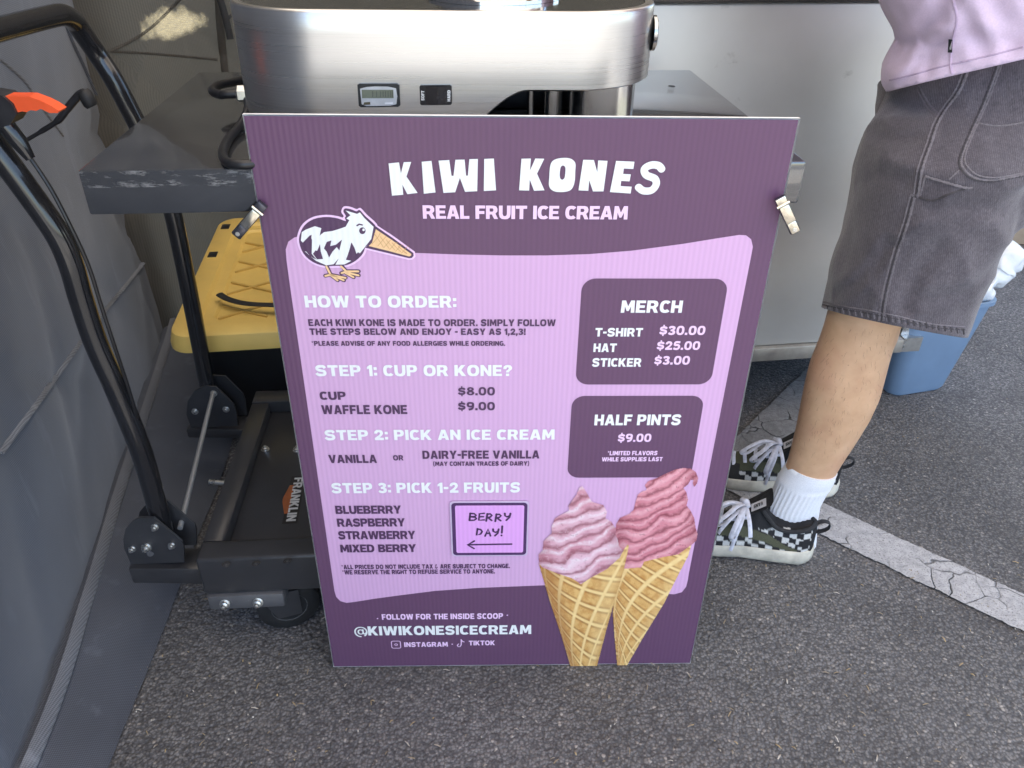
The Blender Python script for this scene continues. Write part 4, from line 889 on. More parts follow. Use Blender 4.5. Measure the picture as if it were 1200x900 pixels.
for i, p in enumerate(sp):
    t = (sp[min(i + 1, len(sp) - 1)] - sp[max(i - 1, 0)]).normalized(); nn = V((-t.y, t.x, 0))
    if nn.x < 0: nn = -nn
    rows.append([p + nn * .016 + V((0, 0, .040)), p + nn * .024 + V((0, 0, .037)), p + nn * .031 + V((0, 0, .028)), p + nn * .032 + V((0, 0, .024)), p + nn * .028 + V((0, 0, .019))])
mb.loft(rows, cap=False, closed=False); obj('hem_strip', mb, M_HEM, sw, angle=80)
# ground flap of the side wall
edge = spline([V((x, y, 0)) for x, y in ((-.56, -.6), (-.575, .2), (-.599, .703), (-.612, .95), (-.63, 1.166), (-.645, 1.40), (-.70, 1.75), (-.80, 2.05))], 20)
mb = MB(); N = 90; rows = []
cum = lambda P, t: P[min(len(P) - 1, int(t * (len(P) - 1)))]
for i in range(N + 1):
    y = -.6 + (2.04 + .6) * i / N
    pb_ = min(sp, key=lambda p: abs(p.y - y)); pe = min(edge, key=lambda p: abs(p.y - y)); r_ = []
    for j in range(13):
        u = j / 12; q = pb_.lerp(pe, u); h = .003 + .02 * (1 - u) ** 2 + .010 * max(0, noise.noise(V((q.x * 9, q.y * 4, 1)))) * (1 - u * .8) + .004 * (1 + noise.noise(V((q.x * 30, q.y * 12, 5)))) * (1 - u * .6)
        r_.append(V((q.x, y, h)))
    rows.append(r_)
mb.loft(rows, cap=False, closed=False); obj('ground_flap', mb, M_SKIRT, sw, angle=80)
def on_wall(y, z):
    p = min(sp, key=lambda p: abs(p.y - y)); return V((p.x, y, z))
# stitched seams: traced where the wall is
dgw = bpy.context.evaluated_depsgraph_get(); dgw.update()
def bvh_of(o):
    me = o.data; org = V((0, 0, 0)); p = o
    while p is not None: org = org + p.location; p = p.parent
    return BVHTree.FromPolygons([v.co + org for v in me.vertices], [list(f.vertices) for f in me.polygons])
wall_o = [o for o in sw.children if o.name.startswith('fabric_sheet')][0]; WB = bvh_of(wall_o)
def trace(B, pts, k=10, lift=.002, maxd=9):
    out = []
    P = spline([(x, y, 0) for x, y in pts], k)
    for p in P:
        d_ = ray(p.x, p.y).normalized(); h = B.ray_cast(CPOS, d_)
        if h[0] is not None: out.append(h[0] - d_ * lift)
    return out
SB_ = None
def ribbon(name, B, pts, w, mat, parent, lift=.002, flat=.3, k=10):
    pk = B is SB_ and name == 'seam'
    P = trace(B, pts, k, lift)
    if len(P) < 2: return
    mb = MB(); mb.tube(P, [w * (.8 + .22 * math.sin(i_ * 2.4) + .12 * math.sin(i_ * .9)) for i_ in range(len(P))] if pk else w, 8, True, flat * (.5 if pk else 1), up=(P[0] - CPOS).normalized()); return obj(name, mb, mat, parent)
ribbon('seam', WB, [(0, 530), (50, 462), (98, 394), (125, 360), (150, 330), (180, 292)], .006, M_HEM, sw)
ribbon('seam', WB, [(70, 10), (82, 45), (98, 80), (112, 112)], .006, M_SKIRT, sw)
ribbon('seam', WB, [(0, 70), (28, 95), (52, 130), (74, 160)], .003, M_HEM, sw)
bp = arc_pts([V((x, y, 0)) for x, y in ((-1.05, 1.80), (-1.03, 1.95), (-.975, 2.1), (-.90, 2.24), (-.76, 2.32), (-.5, 2.4), (-.1, 2.44), (.4, 2.46), (.95, 2.5))], .011)
bw = thing('tent_wall', (-.4, 2.36, 0), 'thin brownish see-through tent wall at the back, behind the steel machine', 'tent wall')
bwo = obj('fabric_sheet', curtain(bp, 2.3, 210, .040, 21, None), M_BACK, bw, angle=80)
BB = bvh_of(bwo)
ribbon('seam', BB, [(256, -5), (258, 30), (262, 70), (266, 100)], .010, M_BACK, bw)
ribbon('seam', BB, [(110, 68), (150, 50), (180, 30), (215, -5)], .0035, M_BACK, bw)
ribbon('seam', BB, [(120, 60), (165, 62), (215, 66), (255, 70)], .003, M_BACK, bw)
ribbon('tie_strap', BB, [(256, -6), (262, 12), (267, 32), (270, 46)], .009, M_RUBBER, bw, lift=.03)
ribbon('tie_strap', BB, [(266, 24), (270, 19), (278, 15), (284, 13)], .004, M_RUBBER, bw, lift=.03)

# ================================================================== CANOPY OVERHEAD
m_roof = NT('canopy_white'); c = m_roof.coord(); m_roof.set(Base_Color=m_roof.ramp(m_roof.noise(c, 3, 3), [(.3, (.72, .71, .69)), (.7, (.8, .79, .77))]), Roughness=.7)
tr = m_roof.node('ShaderNodeBsdfTranslucent'); tr.inputs[0].default_value = (.72, .63, .53, 1); mx = m_roof.node('ShaderNodeMixShader'); mx.inputs[0].default_value = .45
m_roof.L(m_roof.b.outputs[0], mx.inputs[1]); m_roof.L(tr.outputs[0], mx.inputs[2]); m_roof.L(mx.outputs[0], m_roof.out.inputs[0])
can = thing('canopy_tent', (.8, .7, 0), 'white canopy roof on four grey legs spread over the stall', 'canopy')
CX0, CX1, CY0, CY1, CZ = -1.15, 3.0, -.85, 3.3, 2.35
mb = MB(); NX = 24
for j in range(NX + 1):
    for i in range(NX + 1):
        u, v = i / NX, j / NX; z = CZ + .75 * (1 - max(abs(2 * u - 1), abs(2 * v - 1))) - .03 * math.sin(u * math.pi) ** 2 * math.sin(v * math.pi) ** 2
        mb.v.append(V((CX0 + (CX1 - CX0) * u, CY0 + (CY1 - CY0) * v, z)))
for j in range(NX):
    for i in range(NX): k = j * (NX + 1) + i; mb.f.append([k, k + 1, k + NX + 2, k + NX + 1])
obj('roof', mb, m_roof.m, can, angle=60)
for x, y in ((CX0 + .03, CY0 + .03), (CX1 - .03, CY0 + .03), (CX0 + .03, CY1 - .03), (CX1 - .03, CY1 - .03)):
    mb = MB(); mb.box((x - .02, y - .02, .001), (x + .02, y + .02, CZ + .02), None, .003); obj('leg', mb, plain('canopy_leg', (.45, .45, .45), .4, .6), can)

# ================================================================== FOOD CART (pale metal body behind)
FM = rotz((.545, 1.65, 0), .14)
fc = thing('food_cart', FM @ V((0, .27, 0)), 'pale satin metal food cart on dark wheels, standing behind the table and the person', 'food cart')
def m_satin():
    t = NT('satin_metal'); c = t.coord(); n1 = t.noise(c, 5, 4); sm = t.ramp(t.noise(t.coord(scale=(9, 9, 14)), 1.0, 5, .7), [(.66, 0.0), (.74, .55)])
    t.set(Base_Color=t.mix(sm, t.ramp(n1, [(.3, (.57, .55, .515)), (.7, (.65, .63, .595))]), (.36, .34, .31)), Metallic=.55, Roughness=t.ramp(n1, [(.3, .40), (.7, .52)])); t.bump(t.noise(c, 3, 2), .08, .01); return t.m
M_SATIN = m_satin(); M_RAIL = plain('worn_rail_metal', (.36, .33, .29), .45, .5, .25, 25)
mb = MB(); mb.box((-.55, 0, .1955), (.40, .52, .942), FM, .006, 3); obj('body_panel', mb, M_SATIN, fc)
mb = MB(); mb.box((-.555, -.010, .158), (.412, .53, .195), FM, .004); obj('bottom_rail', mb, M_RAIL, fc)
mb = MB(); mb.box((-.555, -.008, .9425), (.406, .53, .962), FM, .004); obj('top_rim', mb, plain('rim_dark_metal', (.09, .085, .08), .4, .5), fc)
M_ALU = plain('bare_aluminium', (.6, .6, .58), .3, .9, .15, 60)
mb = MB(); x0, x1 = .4125, .462
for lo, hi in (((x0, -.005, .158), (x1, -.002, .196)), ((x0, .033, .158), (x1, .036, .196)), ((x0, -.0018, .158), (x1, .0328, .161)), ((x0, -.0018, .193), (x1, .0328, .196))): mb.box(lo, hi, FM)
obj('tube_stub', mb, M_ALU, fc, smooth=False)
mb = MB(); mb.prism([FM @ V((.4125, .012, .1965)), FM @ V((.458, .012, .1965)), FM @ V((.4125, .012, .235))], FM.to_3x3() @ V((0, .004, 0))); obj('gusset', mb, M_ALU, fc, smooth=False)
for x, y in ((.345, .09), (-.48, .09), (.345, .44), (-.48, .44)):
    c0 = FM @ V((x, y, .079)); ax = FM.to_3x3() @ V((0, 1, 0)); mb = MB(); mb.lathe(c0 - ax * .025, ax, [(.03, 0), (.066, 0), (.0765, .008), (.0775, .025), (.0765, .042), (.066, .05), (.03, .05)], 36); wo_ = obj('wheel', mb, M_RUBBER, fc)
    mb = MB(); mb.lathe(c0 - ax * .022, ax, [(0, 0), (.05, .002), (.05, .042), (0, .044)], 24); obj('rim', mb, plain('wheel_rim', (.2, .2, .2), .4, .6), wo_)

# ================================================================== BIN, BAG, CRATES
NM = rotz((1.045, 1.755, 0), .28)
bn = thing('waste_bin', NM @ V((.03, .09, 0)), 'small blue plastic bin standing on the asphalt behind the bare leg', 'bin')
M_BLUE = plain('blue_plastic', srgb(116, 140, 168), .42, 0, .06, 15)
mb = MB(); H = .27
def rb(x0, y0, x1, y1, r, z): return rr3(x0, y0, x1, y1, r, z, NM)
mb.loft([rb(-.055, .0, .105, .17, .03, .002), rb(-.06, -.005, .11, .175, .03, .012), rb(-.095, -.03, .145, .20, .035, H - .012), rb(-.103, -.036, .153, .206, .038, H - .01), rb(-.103, -.036, .153, .206, .038, H), rb(-.093, -.028, .143, .198, .034, H), rb(-.085, -.02, .135, .19, .03, H - .06)])
obj('bin_wall', mb, M_BLUE, bn, angle=50)
def m_bag():
    t = NT('white_plastic_film'); c = t.coord(); t.set(Base_Color=(.78, .82, .86), Roughness=.25, Transmission_Weight=.15, Specular_IOR_Level=.6); t.bump(t.noise(c, 60, 4), .6, .004); return t.m
bag = MB(); P = spline([PY(1150, 352, 1.80), PY(1156, 340, 1.78), PY(1162, 330, 1.80), PY(1166, 322, 1.82), PY(1172, 312, 1.83), PY(1176, 303, 1.85), PY(1160, 296, 1.90)], 6)
rr_ = [.006, .014, .018, .02, .022, .02, .017, .013, .012, .012, .013, .014, .016, .021, .026, .03, .033, .035, .036, .037, .038, .038, .037, .036, .036, .038, .04, .042, .044, .045, .045, .045, .045, .044, .04, .03, .01]
bag.tube(P, rr_[:len(P)], 28); 
for i, v in enumerate(bag.v): bag.v[i] = v + V((noise.noise(v * 45), noise.noise(v * 45 + V((7, 0, 0))), noise.noise(v * 45 + V((0, 9, 0))))) * .008
tag(obj('plastic_bag', bag, m_bag(), angle=70), 'crumpled white plastic bag hanging over the blue bin', 'bag')
q = GZ(1183, 287); top = PY(1190, 257, q.y + .01).z
cr = MB(); cr.box((q.x - .01, q.y, .001), (q.x + .62, q.y + .38, max(.08, top)), None, .004); cb_ = tag(obj('cardboard_box', cr, plain('cardboard', (.34, .27, .20), .8, 0, .12, 20, bump=.1)), 'low tan cardboard box on the asphalt at the right edge', 'box')
zt_ = max(.08, top) + .001
ck = thing('milk_crate', (q.x + .25, q.y + .2, zt_), 'black plastic crate standing on the tan cardboard box', 'crate')
mb = MB(); x0, y0, x1, y1 = q.x + .0, q.y + .02, q.x + .4, q.y + .36
mb.box((x0, y0, zt_), (x1, y1, zt_ + .012), None, .002); obj('crate_floor', mb, M_TOTE, ck)
mb = MB(); mb.box((x0, y0, zt_ + .24), (x1, y0 + .02, zt_ + .27)); mb.box((x0, y1 - .02, zt_ + .24), (x1, y1, zt_ + .27)); mb.box((x0, y0 + .02, zt_ + .24), (x0 + .02, y1 - .02, zt_ + .27)); mb.box((x1 - .02, y0 + .02, zt_ + .24), (x1, y1 - .02, zt_ + .27)); obj('crate_rim', mb, M_TOTE, ck, smooth=False)
for i in range(9):
    for yy in (y0 + .002, y1 - .014):
        mb = MB(); xx = x0 + .004 + i * (.38 / 8); mb.box((xx, yy, zt_ + .0125), (xx + .012, yy + .012, zt_ + .2395)); obj('crate_slat', mb, M_TOTE, ck, smooth=False)
# ================================================================== PERSON
pe = thing('person', (.68, 1.29, .001), 'person in lilac shirt, dark grey shorts, white socks and checkered sneakers, facing left', 'person')
TH = RAD(27); YL = 1.2; DF = V((.118, .215, 0))            # near leg plane; offset of the far leg
def sil(py_l, py_r, xl, xr, Y=YL): return PY(xl, py_l, Y), PY(xr, py_r, Y)
def ring(A, B, hy, n=32, ex=2.0, off=V((0, 0, 0)), yc=None, th=0.0):
    """elliptical ring, centre depth yc, whose outline seen from the street runs from A to B"""
    cy = A.y if yc is None else yc; q = ex / (ex - 1)
    nL = V((-A.y, A.x, 0)).normalized(); nR = V((B.y, -B.x, 0)).normalized()
    hx = abs(B.x - A.x) / 2 * cy / A.y; cx = (A.x + B.x) / 2 * cy / A.y
    e1 = V((math.cos(th), -math.sin(th), 0)); e2 = V((math.sin(th), math.cos(th), 0))
    sup = lambda nn, h: (abs(h * nn.dot(e1)) ** q + abs(hy * nn.dot(e2)) ** q) ** (1 / q)
    for _ in range(60):
        fL = cx * nL.x + cy * nL.y + sup(nL, hx); fR = cx * nR.x + cy * nR.y + sup(nR, hx)   # outline beyond the sight lines
        hx = max(.02, hx - .35 * (fL + fR)); cx += .35 * (fL - fR)
    k = cy / A.y; zA = CAM_H - (CAM_H - A.z) * k; zB = CAM_H - (CAM_H - B.z) * k; o = []
    for i_ in range(n):
        a = 2 * math.pi * i_ / n; ca, sa = math.cos(a), math.sin(a); ux = math.copysign(abs(ca) ** (2 / ex), ca)
        uy = math.copysign(abs(sa) ** (2 / ex), sa); o.append(V((cx, cy, 0)) + e1 * (hx * ux) + e2 * (hy * uy) + V((0, 0, (zA + zB) / 2 + (zB - zA) / 2 * ux)) + off)
    return o
def ell(c, rx, ry, n=28, tilt=0.0): return [V((c[0] + rx * math.cos(2 * math.pi * k / n), c[1] + ry * math.sin(2 * math.pi * k / n), c[2] + tilt * math.cos(2 * math.pi * k / n))) for k in range(n)]
LEG = [((640, 640), (905, 953), .030), ((612, 606), (897, 957), .034), ((590, 590), (900, 960), .035), ((565, 568), (911, 972), .036), ((545, 552), (921, 981), .038), ((530, 538), (925, 989), .041), ((508, 512), (930.5, 1006), .047),
       ((480, 484), (936, 1023), .053), ((455, 460), (941, 1034), .056), ((430, 436), (947, 1040.5), .056), ((405, 411), (957, 1047), .054), ((385, 392), (964, 1053), .054), ((365, 374), (969, 1060), .056), ((330, 340), (990, 1080), .058), ((285, 295), (1015, 1102), .062), ((240, 250), (1040, 1125), .064)]
nearR = [ring(*sil(a[0], a[1], b[0], b[1]), hy) for a, b, hy in LEG] + [ell((.645, 1.225, .775), .065, .066, 32), ell((.66, 1.25, .83), .07, .07, 32), ell((.67, 1.265, .87), .065, .07, 32)]
def remesh(rings_list, vox, smooth_it=4, name='tmp'):
    me_all = MB()
    for r in rings_list: me_all.loft(r)
    me = bpy.data.meshes.new(name); me.from_pydata([tuple(v) for v in me_all.v], [], me_all.f); me.update()
    bm = bmesh.new(); bm.from_mesh(me); bmesh.ops.recalc_face_normals(bm, faces=bm.faces); bm.to_mesh(me); bm.free()
    ob = bpy.data.objects.new(name, me); COL.objects.link(ob)
    md = ob.modifiers.new('r', 'REMESH'); md.mode = 'VOXEL'; md.voxel_size = vox
    if smooth_it: m2 = ob.modifiers.new('s', 'SMOOTH'); m2.factor = .5; m2.iterations = smooth_it
    dg = bpy.context.evaluated_depsgraph_get(); dg.update()
    em_ = bpy.data.meshes.new_from_object(ob.evaluated_get(dg), depsgraph=dg)
    out = MB(); out.v = [v.co.copy() for v in em_.vertices]; out.f = [list(p.vertices) for p in em_.polygons]
    bpy.data.objects.remove(ob); bpy.data.meshes.remove(me); bpy.data.meshes.remove(em_)
    return out
def limb(P, R, n=16):
    m_ = MB(); P = spline(P, 5); L_ = len(P); rr = [R[min(len(R) - 1, int(i * (len(R) - 1) / (L_ - 1)))] + (R[min(len(R) - 1, int(i * (len(R) - 1) / (L_ - 1)) + 1)] - R[min(len(R) - 1, int(i * (len(R) - 1) / (L_ - 1)))]) * ((i * (len(R) - 1) / (L_ - 1)) % 1) for i in range(L_)]
    m_.tube(P, rr, n); return [m_.v[i * n:(i + 1) * n] for i in range(L_)]
hipc = V((.70, 1.30, 0)); cx_ = .665
RB = Matrix.Translation((.68, 1.29, 0)) @ Matrix.Rotation(-TH, 4, 'Z') @ Matrix.Translation((-.68, -1.29, 0))
def turned(rings): return [[RB @ p for p in r] for r in rings]
torso = turned([ell((.69, 1.29, .80), .08, .13), ell((.69, 1.29, .90), .085, .135), ell((.685, 1.29, 1.0), .085, .13), ell((.68, 1.29, 1.12), .09, .14), ell((.68, 1.29, 1.26), .10, .165), ell((.675, 1.29, 1.36), .095, .18), ell((.67, 1.29, 1.42), .075, .14), ell((.66, 1.29, 1.455), .055, .07), ell((.645, 1.29, 1.50), .052, .054), ell((.635, 1.29, 1.545), .055, .056)])
def head_rings():
    C = V((.615, 1.29, 1.625)); o = []
    for z, fx, bx, ry in ((-.115, .045, .03, .03), (-.105, .07, .045, .045), (-.085, .082, .06, .058), (-.06, .088, .078, .066), (-.03, .090, .09, .071), (0, .089, .098, .075), (.03, .091, .102, .077), (.06, .086, .1, .075), (.085, .072, .085, .066), (.105, .045, .06, .048), (.117, .015, .03, .02)):
        r_ = []
        for k in range(32):
            a = 2 * math.pi * k / 32; ca, sa = math.cos(a), math.sin(a); x = ca * (fx if ca > 0 else bx)
            y = sa * ry; fr = max(0, ca) ** 6 * max(0, 1 - abs(sa) * 3)
            if -.05 < z < .02: x += fr * (.024 if z < -.02 else .012)          # nose
            if -.09 < z < -.055: x += fr * .004                                 # lips
            if 0 <= z < .03: x -= max(0, ca) ** 2 * math.exp(-((abs(sa) - .38) / .14) ** 2) * .010   # eye sockets
            r_.append(C + V((-x, y, z)))
        o.append(r_)
    return o
def arm(s_):
    sh = V((.665, 1.29 + s_ * .185, 1.395)); el = V((.635, 1.29 + s_ * .235, 1.19)); wr = V((.41, 1.29 + s_ * .14, 1.245))
    R = [limb([sh + V((0, -s_ * .03, .0)), sh, sh.lerp(el, .5), el, el.lerp(wr, .5), wr], [.05, .055, .047, .042, .04, .027])]
    pf = (wr - el).normalized(); pw = wr + pf * .085
    R.append([[wr.lerp(pw, t) + V((0, 0, 1)) * (.017 - .003 * t) * math.sin(a) + pf.cross(V((0, 0, 1))) * (.027 + .015 * min(1, t * 2)) * math.cos(a) for a in [k * .3927 for k in range(16)]] for t in (0, .25, .6, .9, 1.0)])
    side = pf.cross(V((0, 0, 1)))
    for j, ln in enumerate((.066, .075, .07, .055)):
        b_ = pw + side * (.031 - .0205 * j) - pf * .012; dn = V((0, 0, -1))
        R.append(limb([b_, b_ + pf * ln * .45 + dn * .004, b_ + pf * ln * .8 + dn * ln * .28, b_ + pf * ln * .98 + dn * ln * .6], [.0095, .0092, .0085, .0065], 10))
    th = 1 if s_ < 0 else -1; tb0 = wr + pf * .03 - side * th * .02 * -1
    R.append(limb([wr + pf * .025 + side * (.024 * s_ * -1), wr + pf * .055 + side * (.046 * s_ * -1) + V((0, 0, -.008)), wr + pf * .085 + side * (.052 * s_ * -1) + V((0, 0, -.018))], [.012, .0105, .007], 10))
    return R
ears = [[ell((.63, 1.29 + s_ * .076, 1.615 + z), .018 * math.sqrt(max(.05, 1 - (z / .034) ** 2)), .009, 12) for z in (-.033, -.02, 0, .02, .033)] for s_ in (-1, 1)]
farR = [[p + DF * max(0, min(1, 1 - (p.z - .66) / .25)) + V((0, .10, 0)) * max(0, min(1, (p.z - .66) / .25)) for p in r] for r in nearR]
bodyp = [nearR, farR, torso] + [turned(r) for r in [head_rings()] + arm(-1) + arm(1) + ears]
def m_skin():
    t = NT('skin'); c = t.coord(); n1 = t.noise(c, 28, 4); n2 = t.noise(c, 120, 3)
    col = t.ramp(n1, [(.3, (.54, .325, .19)), (.7, (.65, .415, .25))]); col = t.mix(t.ramp(t.noise(c, 9, 4, .6), [(.45, 0.0), (.7, .4)]), col, (.56, .28, .19)); col = t.mix(t.ramp(n2, [(.62, 0.0), (.72, .25)]), col, (.42, .22, .14))
    v = t.node('ShaderNodeTexVoronoi', Scale=55.0); t.L(c, v.inputs['Vector']); col = t.mix(t.ramp(v.outputs['Distance'], [(.045, .5), (.075, 0.0)]), col, (.25, .12, .07))
    t.set(Base_Color=col, Roughness=.48, Subsurface_Weight=.12, Subsurface_Radius=(.012, .005, .003), Subsurface_Scale=.5); t.bump(t.noise(c, 420, 3), .12, .0006); return t.m
M_SKIN = m_skin()
bmesh_body = remesh(bodyp, .0062, 4); bo = obj('body', bmesh_body, M_SKIN, pe, angle=180)
BODYB = bvh_of(bo)
# leg hair: short fine dark curved strands on the visible shin
hb = MB(); rnd = random.Random(3)
for i in range(210):
    px, py = rnd.uniform(930, 1045), rnd.uniform(385, 535); d_ = ray(px, py).normalized(); h = BODYB.ray_cast(CPOS, d_)
    if h[0] is None or h[0].y > 1.3 or h[0].z > .53 or h[0].z < .215: continue
    p, n_ = h[0], h[1]; dn = (V((rnd.uniform(-.5, .5), rnd.uniform(-.3, .3), -1)) + n_ * .35).normalized(); L = rnd.uniform(.005, .011)
    hb.tube([p, p + dn * L * .5 + n_ * .001, p + dn * L], [.00016, .00014, .00005], 3, False)
obj('leg_hair', hb, plain('hair_dark', (.20, .11, .06), .5, 0, .1), pe, smooth=False)['kind'] = 'stuff'
hr = MB(); C = V((.622, 1.29, 1.632)); rws = []
for z, r in ((-.03, .6), (0, .88), (.03, 1.0), (.06, 1.0), (.09, .86), (.112, .55), (.122, .2)):
    rws.append([C + V((.016 + r * .098 * math.cos(a) * (1 if math.cos(a) > 0 else .80), r * .083 * math.sin(a), z)) for a in [k * .19635 for k in range(32)]])
hr.loft(turned(rws)); obj('hair', hr, plain('hair_brown', (.05, .03, .018), .6, 0, .3, 200, bump=.5, bs=300, bd=.003), pe)
for s_ in (-1, 1):
    e1 = MB(); e1.lathe(V((.541, 1.29 + s_ * .030, 1.632)), (-1, 0, 0), [(.0, .0), (.010, .0), (.0085, .005), (.004, .0068), (0, .007)], 16); eo = obj('eye', e1, plain('eye_white', (.7, .68, .66), .2), pe)
    e2 = MB(); e2.lathe(V((.5345, 1.29 + s_ * .030, 1.632)), (-1, 0, 0), [(0, 0), (.0042, 0), (.003, .0012), (0, .0014)], 14); obj('iris', e2, plain('iris_brown', (.05, .025, .012), .2), eo)
mo = MB(); mo.tube([V((.527, 1.272, 1.553)), V((.519, 1.29, 1.555)), V((.527, 1.308, 1.553))], [.002, .0042, .002], 8); obj('mouth', mo, plain('lip', (.4, .16, .13), .45), pe)

# ---- shorts
SH = [((385, 417), (955, 1122), .112), ((361, 393), (961, 1131), .112), ((352, 384), (963, 1136), .113), ((340, 368), (966, 1143), .114), ((328, 350), (969, 1151), .115), ((305, 322), (975, 1162), .116), ((285, 297), (981, 1173), .117), ((258, 265), (989, 1188), .118), ((232, 235), (996, 1200), .12), ((205, 205), (1002, 1213), .122), ((176, 175), (1009, 1232), .125), ((140, 135), (1026, 1250), .122), ((110, 100), (1048, 1255), .115), ((85, 75), (1075, 1240), .09)]
YC = lambda py: 1.2 + .05 * sst(180, 90, py)
nS = [ring(*sil(a[0], a[1], b[0], b[1]), hy, 40, 2.3, yc=YC(a[0])) for a, b, hy in SH]
fS = [[p + DF + V((-.06, -.03, 0)) * max(0, min(1, (p.z - .7) / .2)) for p in r] for r in nS]
pel = []
for (a, b, hy) in (((235, 225), (1004, 1240), .17), ((205, 195), (1006, 1262), .185), ((176, 165), (1012, 1282), .19), ((140, 128), (1027, 1298), .19), ((105, 92), (1044, 1305), .185), ((70, 55), (1064, 1305), .18), ((40, 25), (1076, 1300), .17)):
    A, B = sil(a[0], a[1], b[0], b[1], YL); pel.append(ring(A, B, hy, 40, 2.5, yc=1.295, th=TH))
shm = remesh([nS, fS, pel], .0056, 5)
def cut(mb, p1, p2, p3):
    """clean hem: cut the garment along the plane through three points and close it"""
    nn = (p2 - p1).cross(p3 - p1).normalized()
    if nn.z < 0: nn = -nn
    me = bpy.data.meshes.new('t'); me.from_pydata([tuple(v) for v in mb.v], [], mb.f); me.update(); bm = bmesh.new(); bm.from_mesh(me)
    r = bmesh.ops.bisect_plane(bm, geom=list(bm.verts) + list(bm.edges) + list(bm.faces), plane_co=p1, plane_no=nn, clear_inner=True)
    ed = [g_ for g_ in r['geom_cut'] if isinstance(g_, bmesh.types.BMEdge)]
    bmesh.ops.holes_fill(bm, edges=ed, sides=0)
    bm.verts.index_update(); mb.v = [v.co.copy() for v in bm.verts]; mb.f = [[v.index for v in f.verts] for f in bm.faces]; bm.free(); bpy.data.meshes.remove(me); return mb
def crumple(mb, amp, seed, sx=1, cond=None):
    me = bpy.data.meshes.new('t'); me.from_pydata([tuple(v) for v in mb.v], [], mb.f); me.update()
    bm = bmesh.new(); bm.from_mesh(me); bmesh.ops.recalc_face_normals(bm, faces=bm.faces); bm.normal_update()
    for v in bm.verts:
        p = v.co; w_ = 1 if cond is None else cond(p)
        a = noise.noise(V((p.x * 11 - p.z * 6, p.y * 7, p.z * 9 + p.x * 5 + seed))); r_ = 1 - abs(noise.noise(V((p.x * 7 + p.z * 5 * sx, p.y * 5, p.z * 8 - p.x * 7 * sx + seed * 3))))
        b = noise.noise(V((p.x * 34, p.y * 30, p.z * 26 + seed)))
        v.co = p + v.normal * amp * w_ * (a * .8 + (r_ ** 4 - .3) * .9 + b * .22)
    mb.v = [v.co.copy() for v in bm.verts]; mb.f = [[v.index for v in f.verts] for f in bm.faces]; bm.free(); bpy.data.meshes.remove(me); return mb
crumple(shm, .009, 4)
bt2 = BVHTree.FromPolygons(shm.v, shm.f)
for pts, wid, dep in [([(1040, 285), (1010, 325), (980, 345)], .016, .006), ([(1046, 300), (1030, 345), (1022, 366)], .014, -.004), ([(1005, 215), (1030, 205), (1060, 210)], .02, .005), ([(1100, 290), (1075, 320), (1062, 360)], .02, .005), ([(1170, 250), (1130, 240), (1095, 248)], .018, .004), ([(1150, 330), (1120, 345), (1090, 350)], .02, .004), ([(1020, 150), (1045, 165), (1075, 160)], .016, .004)]:
    P = [h for h in (bt2.ray_cast(CPOS, ray(p.x, p.y).normalized())[0] for p in spline([(x, y, 0) for x, y in pts], 8)) if h is not None]
    for i_, v in enumerate(shm.v):
        if v.y < 1.3 and P:
            d_ = min((v - p).length for p in P)
            if d_ < wid * 2.2: shm.v[i_] = v + (v - CPOS).normalized() * dep * (math.exp(-(d_ / wid * 1.5) ** 2) - .35 * math.exp(-((d_ - wid * 1.1) / wid * 2) ** 2))
cut(shm, PY(961.5, 361, 1.21), PY(1045, 381, 1.09), PY(1131, 394, 1.16))
def m_cord():
    t = NT('shorts_canvas'); c = t.coord(); n1 = t.noise(c, 9, 5, .65); fine = t.noise(t.coord(scale=(900, 900, 260)), 1.0, 2); f2 = t.noise(c, 190, 3)
    col = t.ramp(n1, [(.28, (.070, .061, .071)), (.72, (.124, .110, .123))]); col = t.mix(1.0, col, t.ramp(fine, [(.3, .78), (.7, 1.25)]), 'MULTIPLY'); col = t.mix(1.0, col, t.ramp(f2, [(.3, .86), (.7, 1.14)]), 'MULTIPLY')
    wv = t.node('ShaderNodeTexWave', Scale=120.0, Distortion=1.2, Detail=2.0); wv.bands_direction = 'X'; mp = t.node('ShaderNodeMapping'); mp.inputs['Rotation'].default_value = (0, .35, .25); t.L(c, mp.inputs[0]); t.L(mp.outputs[0], wv.inputs['Vector'])
    col = t.mix(1.0, col, t.ramp(wv.outputs['Fac'], [(0, .84), (1, 1.14)]), 'MULTIPLY'); worn = t.ramp(t.noise(c, 16, 5, .7), [(.56, 0.0), (.74, .35)]); col = t.mix(worn, col, (.20, .18, .195))
    t.set(Base_Color=col, Roughness=.85, Specular_IOR_Level=.2, Sheen_Weight=.3, Sheen_Roughness=.5); t.bump(t.math('ADD', fine, t.math('MULTIPLY', f2, .8)), .5, .0012); return t.m
M_SHORT = m_cord(); M_SEAM = plain('shorts_seam', (.15, .134, .146), .85, 0, .25, 300, bump=.4, bs=700, bd=.001); M_SEAMD = plain('shorts_seam_dark', (.05, .044, .049), .9, 0, .2, 200)
so = obj('shorts', shm, M_SHORT, pe, angle=180); SB = SB_ = bvh_of(so)
def seam(pts, w, mat, name='seam', lift=.0006, fl=.4, k=14): return ribbon(name, SB, pts, w, mat, so, lift, fl, k)
SIDE = [(1131, 86), (1122, 118), (1104, 134), (1096, 165), (1085, 200), (1075, 232), (1063, 268), (1053, 300), (1043, 335), (1037, 362), (1033, 384)]
Z4 = lambda P: [(880 + x / 3.75, y / 3.75) for x, y in P]
Z8 = lambda P: [(880 + x / 3.75, 200 + y / 3.75) for x, y in P]
side = Z4([(958, 300), (920, 395), (860, 480), (822, 545), (790, 640), (755, 740), (735, 860)]) + Z8([(722, 110), (690, 230), (655, 330), (625, 430), (595, 560), (582, 660)])
